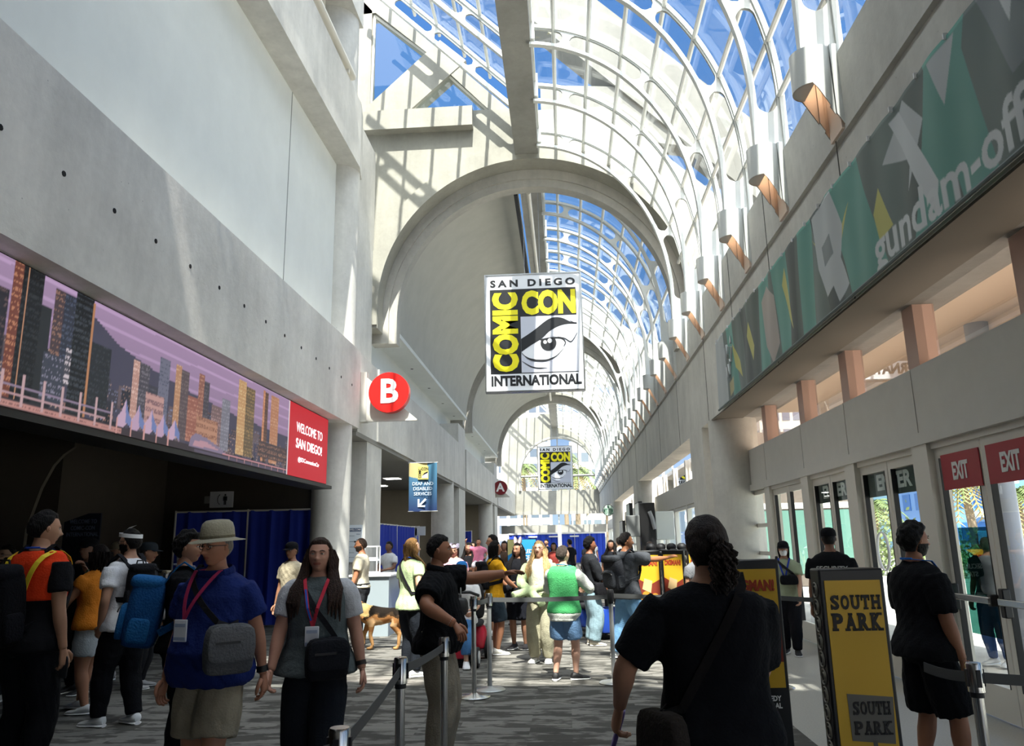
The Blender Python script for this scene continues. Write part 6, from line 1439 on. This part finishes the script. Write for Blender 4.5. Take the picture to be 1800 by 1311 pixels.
# guards with the dog
person('young guard in a beige shirt and black cap before the blue drape', -3.93, 11.0, 152, 1.66, 1.0, 0, 0, '9a6e56', ('short', '14100e'), dict(c='b5aa92', sleeve=.34, hem=.54), dict(c='15161a', belt=1), '141414', '1c1c1c', det=1, yaw=12, ex=[hat('cap', '111216')])
person('bald guard in a beige shirt holding the dog by its leash', -3.42, 12.9, 96, 1.73, 1.16, .2, 0, 'b27a5a', ('buzz', '4a3a30'), dict(c='d5ccb4', sleeve=.34, hem=.53), dict(c='34363a', belt=1), '141414', '1c1c1c', dict(to=(-.15, .1, .47), pole=(-.4, -1, 0)), None, det=1, ex=[beard(.025), glasses(BLACK, True, .22), band(-1, .85, '111113', .02, 'wristwatch')])
def dog():
    t = thing('dog', 'brown and black shepherd dog on a leash beside the bald guard', 'dog', (-2.92, 12.5, 0), R(90)); s = .92   # local +y forward (to the left in the photo)
    b = MB(); V3 = lambda x, y, z: Vector((x*s, y*s, z*s))
    b.tube([V3(0, -.38, .56), V3(0, -.3, .575), V3(0, -.12, .56), V3(0, .06, .545), V3(0, .22, .55), V3(0, .34, .575), V3(0, .42, .6)], [(.075*s, .07*s), (.125*s, .1*s), (.12*s, .1*s), (.15*s, .11*s), (.175*s, .12*s), (.15*s, .11*s), (.09*s, .08*s)], 16, ref=(0, 0, 1))
    b.tube([V3(0, .3, .62), V3(0, .42, .7), V3(0, .5, .76)], [.115*s, .09*s, .08*s], 12)
    b.ell(V3(0, .53, .78), (.075*s, .1*s, .08*s), 14, 10); b.tube([V3(0, .56, .77), V3(0, .66, .745), V3(0, .74, .735)], [.058*s, .045*s, .036*s], 10); b.ell(V3(0, .65, .715), (.035*s, .075*s, .022*s))
    for q in (-1, 1):
        b.tube([V3(q*.05, .48, .83), V3(q*.062, .46, .91), V3(q*.066, .455, .965)], [.036*s, .026*s, .006*s], 8, flat=.5, ref=(1, 0, 0))
        y = .05*q
        b.tube([V3(q*.085, .3, .56), V3(q*.09, .25+y, .42), V3(q*.085, .30+y*1.5, .24), V3(q*.085, .28+y*2, .08), V3(q*.085, .31+y*2, .03)], [.085*s, .06*s, .036*s, .028*s, .03*s], 10)
        b.ell(V3(q*.085, .335+y*2, .026), (.034*s, .058*s, .028*s))
        b.tube([V3(q*.075, -.3, .55), V3(q*.09, -.24-y, .38), V3(q*.085, -.38-y*2, .25), V3(q*.085, -.37-y*2, .07), V3(q*.085, -.34-y*2, .03)], [.11*s, .082*s, .04*s, .028*s, .03*s], 10)
        b.ell(V3(q*.085, -.32-y*2, .026), (.034*s, .055*s, .026*s))
    b.tube([V3(0, -.4, .58), V3(0, -.5, .5), V3(0, -.55, .36), V3(0, -.52, .24)], [.05*s, .045*s, .04*s, .015*s], 8)
    m = vcol('dog coat', 0, .85, .1); me = remesh(b, 'body', m, t, .013, 4, .004, 3); n = len(me.vertices); co = np.empty(n*3, np.float32); me.vertices.foreach_get('co', co); co = co.reshape(-1, 3)/s
    C = np.tile(lin('9c6d42'), (n, 1)); x, y, z = co.T; w = .03*np.sin(y*23+x*15)+.02*np.sin(z*40+y*31)
    C[(z > .535+w) & (y < .4) & (y > -.42)] = lin('3a2c1f'); C[(z > .575+w) & (y < .26) & (y > -.3)] = lin('1e1813'); C[(y > .57)] = lin('1c1714'); C[(y > .4) & (z > .86)] = lin('241c17'); C[(z < .48+w) & (y > -.25) & (y < .28) & (z > .38)] = lin('b39068'); C[(z < .3)] = lin('b08658'); C[(y > .26+w) & (y < .47) & (z > .55) & (z < .76)] = lin('b59a66'); C[(y < -.48) & (z < .42)] = lin('30261d')
    at = me.color_attributes.new('Col', 'FLOAT_COLOR', 'POINT'); at.data.foreach_set('color', np.c_[C, np.ones(n)].astype(np.float32).ravel()); link('body', me, t)
    b = MB(); b.tube([V3(.112*cos(a*.5), .39+.03*sin(a*.5), .685+.1*sin(a*.5)) for a in range(14)], .014, 6); b.build('collar', BLACK, t)
    e = MB()
    for q in (-1, 1): e.ell(V3(q*.05, .6, .8), (.012, .012, .012), 8, 6)
    e.build('eyes', BLACK, t); MB().ell(V3(0, .775, .74), (.02, .018, .016), 8, 6).build('nose', BLACK, t)
    tag(MB().tube([(-3.27, 12.5, .72), (-3.3, 12.55, .62), (-3.38, 12.62, .66), (-3.5, 12.66, .8)], .008, 6).build('leash', BLACK), 'thin black leash from the dog to the bald guard', 'leash')
dog()
person('staff person in a white shirt with crossed arms before the dark blue drape', -4.12, 18.0, 150, 1.68, 1.0, 0, 0, '6e4e3e', ('short', '12100f'), dict(c='c6c8cc', sleeve=.34), dict(c='202228'), '1c1c1c', None, dict(to=(-.04, .16, .62), pole=(-1, -.3, -.5)), dict(to=(.04, .17, .6), pole=(1, -.3, -.5)), det=0)
person('person in dark clothes beside the staff person in white', -3.72, 18.2, 120, 1.62, 1.0, 0, 0, '7a5a48', ('short', '15110f'), dict(c='22242c', sleeve=1.9), dict(c='1c1e24'), '222222', det=0)
person('woman with long light brown hair and a pale green shirt, seen from behind', -1.99, 9.95, -42, 1.68, 1.06, .1, .4, 'c59a80', ('wavy', '8d6a40'), dict(c='c3d6a6', sleeve=.32, hem=.475), dict(c='20242b', loose=.02), 'e6e6e6', 'f4f4f4', dict(to=(-.1, .14, .56)), dict(to=(.13, .04, .56), pole=(.7, -1, 0)), yaw=-14, det=1, ex=[lanyard('2f62c8', True, .7), shoulder_bag('black hip bag of the woman in the pale green shirt', '141418', '1a1a1f', 1, 70, .53, (.24, .11, .24), flap=False)])
person('heavy set man in a black polo pointing right with an outstretched arm', -1.03, 6.2, -86, 1.67, 1.34, .95, .1, '9c6a50', ('fade', '100d0c'), dict(c='0e0f12', sleeve=.40, hem=.475, loose=.026, collar='0c0d10', wr=.008), dict(c='8d8474', loose=.028, wr=.009), '3a3028', '1c1c1c', dict(to=(-.13, .40, .815), pole=(-.6, -.2, -1), hand=(.05, 1, .12)), dict(to=(.245, .10, .615), pole=(1, -.9, -.4), hand=(.45, .5, -.6)), ((-.07, .02), (.08, .0)), det=2, arm=1.3, leg=1.12, curl=(.12, .4), hn=((.3, 0, -1), (-.3, .2, -1)),
    ex=[emblem(-.055, .735, .055, .07, 'a8a8a4'), band(1, .9, 'e87a3a', .006), band(1, .84, 'e8e8e8', .006)])
# middle of the hall
def flowers(e):
    b = MB(); rg = random.Random(1)
    for k in range(26):
        a = rg.uniform(-2.4, 2.4); p = e['H']((.36*sin(a), .3*cos(a), .36+rg.uniform(-.06, .14)))
        for q in range(5): b.ell(p+Vector((.016*cos(q*1.26), .008, .016*sin(q*1.26))), (.013, .008, .013), 6, 4)
    b.build('flower_crown', mat('flower lilac', 'cfc6dc', .7), e['t'])
person('woman wearing a crown of pale lilac flowers and a pink top', -2.0, 13.9, 175, 1.60, 1.0, 0, .6, 'bd9078', ('bob', '5a4a48'), dict(c='e0a8b8'), dict(c='5a5c66'), 'd8d8d8', det=1, pitch=-14, ex=[flowers])
person('woman with dark hair and black top behind the flower crown', -1.9, 15.2, 170, 1.62, 1.0, 0, .6, '8a6450', ('long', '140f0d'), dict(c='16161a'), dict(c='1c1c22'), '2a2a2a', det=0)
person('toddler in pink held up on an arm, one arm raised', -1.58, 14.05, 176, .82, 1.15, .3, 0, 'c08c70', ('buzz', '1d1613'), dict(c='e58aa8', sleeve=.3, hem=.45), dict(c='e8e0e4', end=.2), 'f0f0f0', 'f0f0f0', dict(to=(-.18, .1, .6)), dict(to=(.27, .1, .93), pole=(1, 0, -.6)), ((-.09, .16, .2), (.09, .16, .2)), z=.86, det=1)
person('man in a pale blue patterned shirt holding the toddler and a phone', -1.33, 14.2, 95, 1.75, 1.0, 0, 0, 'b88a6c', ('short', '12100f'), dict(c='a9bdd0', sleeve=.36, hem=.5), dict(c='3a4250', end=.3, loose=.03), 'e0e0e0', 'f0f0f0', dict(to=(-.08, .25, .66), pole=(-.6, -.6, -1)), dict(to=(.1, .2, .6), pole=(1, -.3, -.5)), det=1, ex=[glasses(), held(-1, 'phone held by the man with the toddler', 'phone', 'phone', (.15, .012, .075), '1c1e22', (0, .02, .03))])
person('person in a yellow shirt with a black backpack and dark shorts', -1.09, 11.8, -68, 1.63, .98, 0, 0, 'a8765a', ('bob', '0f0c0b'), dict(c='d79c1e', sleeve=.36, hem=.47), dict(c='2a3640', end=.29, loose=.032, flare=.01), 'e4e2da', 'f4f4f4', dict(to=(-.08, .2, .56)), dict(to=(.06, .2, .565), pole=(.8, -.8, -.3)), det=1, ex=[backpack('small black backpack on the person in the yellow shirt', '15161a', '1c1d22', .28, .13, .4, 4, .69)])
def ears(e):
    b = MB(); c = MB()
    for s in (-1, 1):
        P = [e['H'](p) for p in ((s*.14, .02, .44), (s*.2, .0, .62), (s*.24, -.02, .85), (s*.27, -.03, .98))]; b.tube(P, [.03, .036, .026, .006], 10, flat=.4, ref=(1, 0, 0)); c.tube([p+e['Mh'] @ Vector((0, .012, 0)) for p in P], [.018, .022, .015, .003], 8, flat=.4, ref=(1, 0, 0))
    b.tube([e['H']((.36*cos(a*.31), .03, .05+.44*sin(a*.31))) for a in range(11)], .012, 6)
    o = b.build('bunny_ears', mat('bunny grey', '6a6468', .8), e['t']); c.build('inner_ear', mat('bunny pink', 'dcb6bc', .8), o)
person('person with a bunny ear headband, black hoodie and black shorts', -.76, 12.35, 168, 1.60, 1.05, 0, .4, '9a7058', ('long', '100d0d'), dict(c='121318', sleeve=1.9, loose=.02, hem=.46), dict(c='14161d', end=.27, loose=.036), '1c1c20', 'f0f0f0', dict(to=(-.04, .19, .61), pole=(-1, -.5, -.5)), dict(to=(.05, .19, .61), pole=(1, -.5, -.5)), det=1, yaw=-20, ex=[ears, held(1, 'phone held by the person with bunny ears', 'phone', 'phone', (.075, .15, .012), 'dfe2e8', (0, .02, .02))])
person('blond woman with glasses, green jacket and pale cargo trousers', -.38, 11.0, 168, 1.62, 1.02, .1, .5, 'd0a088', ('wavy', 'c9a877'), dict(c='9fae86', sleeve=1.9, loose=.02, hem=.5), dict(c='a39f88', loose=.028), 'd8d4cc', 'f0f0f0', dict(to=(-.06, .16, .62), pole=(-1, -.4, -.5)), dict(to=(.07, .17, .6), pole=(1, -.4, -.5)), det=1, pitch=6, ex=[vest('e9e4cf', .56, name='inner_shirt', inf=.016), glasses(mat('metal rim', '3a3434', .3))])
person('volunteer in a bright green vest and denim shorts with bare legs', -.05, 9.62, -26, 1.55, 1.12, .1, 0, 'd8a890', ('short', '4a423c'), dict(c='dfe3da', sleeve=.62, loose=.016, hem=.435), dict(c='6f92ba', end=.30, loose=.03), '1c1c1e', 'f0f0f0', dict(to=(-.1, .2, .62), pole=(-1, -.5, -.4)), dict(to=(.10, .19, .655), pole=(1, -.5, -.4)), ((-.07, -.04), (.07, .03)), yaw=-16, det=1, fyaw=(20, -40), ex=[vest('52b26e', .49, name='green_vest', inf=.02), lanyard('5aa6d0', False)])
person('man in a black shirt and pale blue jeans looking right', .37, 12.7, -78, 1.66, 1.02, 0, 0, '8a5a42', ('thick', '0d0b0b'), dict(c='24262a', sleeve=.66, loose=.02, hem=.5), dict(c='8ba5b0', loose=.036), 'c8c0b0', 'e8e4dc', None, dict(to=(.12, .14, .5), pole=(.6, -1, 0)), det=1, ex=[shoulder_bag('small black bag of the man in pale blue jeans', '1a1a1e', '222226', 1, 60, .52, (.2, .08, .2), flap=False)])
person('man in a charcoal shirt and jeans with a backpack, pointing right', .84, 11.2, -58, 1.71, 1.1, .1, 0, '9a6848', ('fade', '141110'), dict(c='44474c', sleeve=.42, loose=.026, hem=.47), dict(c='6c97bd', loose=.028), 'dfe0e0', 'f4f4f4', dict(to=(-.12, .12, .5)), dict(to=(.16, .33, .79), pole=(.6, -.2, -1), hand=(0, 1, .25)), ((-.1, -.08), (.12, .1)), yaw=-16, det=1, curl=(.35, .1), hn=(None, (-.3, 0, -1)), ex=[backpack('charcoal roll top backpack on the pointing man in jeans', '2c2e33', '3a3d42', .32, .17, .46, 6, .68)])
person('woman with dark hair and sunglasses behind the yellow poster stands', 1.66, 15.7, 178, 1.57, 1.0, 0, .4, 'c09478', ('long', '1a1310'), dict(c='2a2a30'), dict(c='222228'), '222222', det=0, ex=[glasses(BLACK, True)])
person('person in a grey shirt mostly hidden by the woman with tied hair', 1.83, 11.0, 20, 1.55, 1.05, 0, 0, 'a87c62', ('short', '1c1714'), dict(c='77797e'), dict(c='2c3038'), 'c8c8c8', det=0)
# right side
person('woman with dark curly tied hair and a black shirt, seen from behind', .565, 3.2, -4, 1.69, 1.12, .45, .3, 'b98a70', ('tied', '2b2320'), dict(c='101216', sleeve=.48, loose=.02, hem=.50, wr=.007, inf=.018), dict(c='8e959a', loose=.02), 'a0a0a0', 'e0e0e0', dict(to=(-.225, .1, .55), pole=(-.6, -1, 0), hand=(-.25, .2, -1)), dict(to=(.09, .2, .56), pole=(.45, -1, -.2)), yaw=8, det=2, arm=1.12, curl=(.5, .4),
    ex=[shoulder_bag('dark brown patterned bag at the hip of the woman with tied hair', '2c2723', '2c2723', -1, 50, .50, (.24, .1, .27), '1c1a1a', flap=False, back=True), held(-1, 'phone with a lilac case in the hand of the woman with tied hair', 'phone', 'phone', (.02, .08, .16), '6a5a9a', (0, 0, -.04), (0, 20, 0))])
def mask(e):
    b = MB(); n = 9; b.loft([[e['H']((.27*q*sin(R(-70+140*j/n)), .5*cos(R(-70+140*j/n)*.9)*k-.03, z)) for j in range(n+1)] for z, k, q in ((-.06, .98, 1), (-.18, 1.08, 1.02), (-.32, 1.05, .9), (-.42, .92, .7))], cap=False, closed=False); b.build('face_mask', WHITE, e['t'])
person('person in a white face mask, black cap and olive shirt by the glass doors', 3.12, 11.5, 158, 1.54, 1.0, 0, .2, 'b58a72', ('bob', '161210'), dict(c='9aa388', sleeve=.34, hem=.5), dict(c='121318', loose=.02), '1c1c1e', 'e8e8e8', dict(to=(-.12, .14, .5), pole=(-.6, -1, 0)), dict(to=(.12, .16, .5), pole=(.6, -1, 0)), ((-.05, .06), (.06, -.06)), det=1, ex=[mask, hat('cap', '15161a'), lanyard('2b3f9a', False), shoulder_bag('black chest pouch of the masked person', '101114', '16171a', -1, 12, .66, (.24, .08, .13), flap=False)])
person('guard in a black cap and black shirt with white back print', 3.05, 9.3, -18, 1.69, 1.3, .3, 0, '7a5644', ('buzz', '100e0d'), dict(c='0f1013', sleeve=.42, loose=.024), dict(c='101116', loose=.02), '141414', '1c1c1c', det=1, ex=[hat('cap', '0f1013'), emblem(0, .735, 0, 0, 'c8c8c4', ('SECURITY', 'STAFF'), True, .075)])
person('bearded man in a black shirt and black shorts with a blue lanyard', 2.4, 5.6, -78, 1.68, 1.26, .4, .1, '9c6c52', ('thick', '0d0b0a'), dict(c='101114', sleeve=.46, loose=.02, hem=.475, wr=.007), dict(c='0e0f13', end=.27, loose=.042), '1c1c1e', 'e0e0e0', dict(to=(-.14, .05, .45)), dict(to=(.15, .05, .44), pole=(.5, -1, 0)), ((-.07, -.03), (.07, .05)), det=2, arm=1.15, ex=[beard(.018), lanyard('2a6ac0', True, .66)])
person('person in a dark top outside the exit door', 5.35, 10.4, 120, 1.62, 1.0, 0, 0, '9a725a', ('short', '2a1f1a'), dict(c='4a4e58'), dict(c='36507e'), 'c8c8c8', det=0)
person('person in a sky blue shirt outside at the right picture edge', 6.3, 10.3, 150, 1.66, 1.05, 0, 0, 'b8866c', ('short', '3a2a20'), dict(c='6fa8d8'), dict(c='3a3f4a'), 'd0d0d0', det=0)
person('person in a blue cap and jeans seated on the red mobility scooter', -1.47, 10.95, 178, 1.62, 1.1, .3, 0, 'd0a48c', ('short', 'c8c4be'), dict(c='e6e4e4', sleeve=.36), dict(c='4f7fb4', end=.1, loose=.02), 'e6e6e8', 'f4f4f4', dict(to=(-.12, .2, .6)), dict(to=(.12, .2, .6)), ((-.075, .25, .17), (.075, .25, .17)), z=-.27, det=1, ex=[hat('cap', '2f7ac0')])
far = [('person in black far back, right of the green vest', 1.0, 17.5, 160, 1.62, '17181c', 'long'), ('person in a white shirt behind the man with the charcoal backpack', 1.35, 20, 20, 1.68, 'd4d6d8', 'short'), ('person in dark clothes near the dark kiosk', 1.75, 24, 170, 1.75, '1d1e24', 'short'), ('person in grey with a white bag at the far blue drapes', .75, 27, 30, 1.66, '5a5c62', 'short'), ('person in black in the distance right of the grey shirt', 2.1, 28, 160, 1.8, '15161a', 'short'),
       ('person in dark blue far back, left of the white post', -.75, 30, 150, 1.7, '202a44', 'short'), ('person in brown far back behind the yellow shirt', -1.5, 19, 165, 1.64, '4a3a30', 'bob'), ('person in black far back, right of the white post', .12, 26, 40, 1.68, '17181c', 'short'), ('person in dark grey far back between pillars at the left', -2.5, 21, 150, 1.65, '2a2b30', 'long'), ('person in a red top far back among the crowd', -.35, 22, 170, 1.58, '8a3a34', 'bob'), ('person in olive far back by the blue drapes', -2.6, 33, 150, 1.7, '4a4e3c', 'short'), ('person in pale grey far back by the blue drapes', 1.2, 36, 200, 1.7, 'a4a6aa', 'short')]
for lab, x, y, f, h, c, hr in far: person(lab, x, y, f, h, 1.0, 0, 0, ('a87c64', '8a6450', 'c49a80')[PN[0] % 3], (hr, '18130f'), dict(c=c), dict(c='24262c'), '8a8a8a', det=0)
# ---------------------------------------------------------------- mobility scooters
def scooter(label, x, y, rz, c, c2):
    t = thing('mobility_scooter', label, 'scooter', (x, y, 0), R(rz)); body = mat('scooter '+c, c, .35); k = mat('tyre', '1a1a1c', .8)
    MB().box(-.26, .26, -.35, .42, .09, .15).build('deck', RUB, t, bevel=.02)
    b = MB(); rbox(b, (0, -.32, .3), (.54, .42, .34)); b.build('rear_body', body, t)
    b = MB(); rbox(b, (0, .45, .32), (.32, .2, .42)); b.build('front_fairing', body, t)
    for (a, q, r) in ((-.3, -.36, .15), (.3, -.36, .15), (-.24, .5, .13), (.24, .5, .13)):
        w = MB().tube([(a-.045+.0*0, q, r), (a+.045, q, r)], r, 24).build('wheel', k, t); s = 1 if a > 0 else -1; MB().cyl((a+s*.04, q, r), (a+s*.056, q, r), r*.62, 16).build('hub', mat('hub grey', 'b8babc', .4), w)
    MB().cyl((0, -.25, .4), (0, -.25, .52), .05, 10).build('seat_post', RUB, t); b = MB(); rbox(b, (0, -.22, .5), (.48, .46, .09)); b.build('seat', mat('seat '+c2, c2, .7), t); b = MB(); rbox(b, (0, -.46, .78), (.46, .1, .5), Matrix.Rotation(-.12, 3, 'X')); b.build('backrest', mat('seat '+c2, c2, .7), t)
    MB().tube([(0, .44, .4), (0, .4, .7), (0, .33, .92)], .03, 8).build('tiller', RUB, t); MB().tube([(-.26, .27, .9), (-.15, .34, .95), (.15, .34, .95), (.26, .27, .9)], .02, 8).build('handlebar', RUB, t)
    b = MB(); rbox(b, (0, .56, .78), (.3, .18, .22)); b.build('basket', RUB, t)
scooter('red mobility scooter behind the pointing man', -1.47, 11.1, 178, 'c8203a', '1c1c20')
scooter('blue and black mobility scooter beside the man with a charcoal backpack', .5, 13.8, 200, '2448a8', '1c1c20')
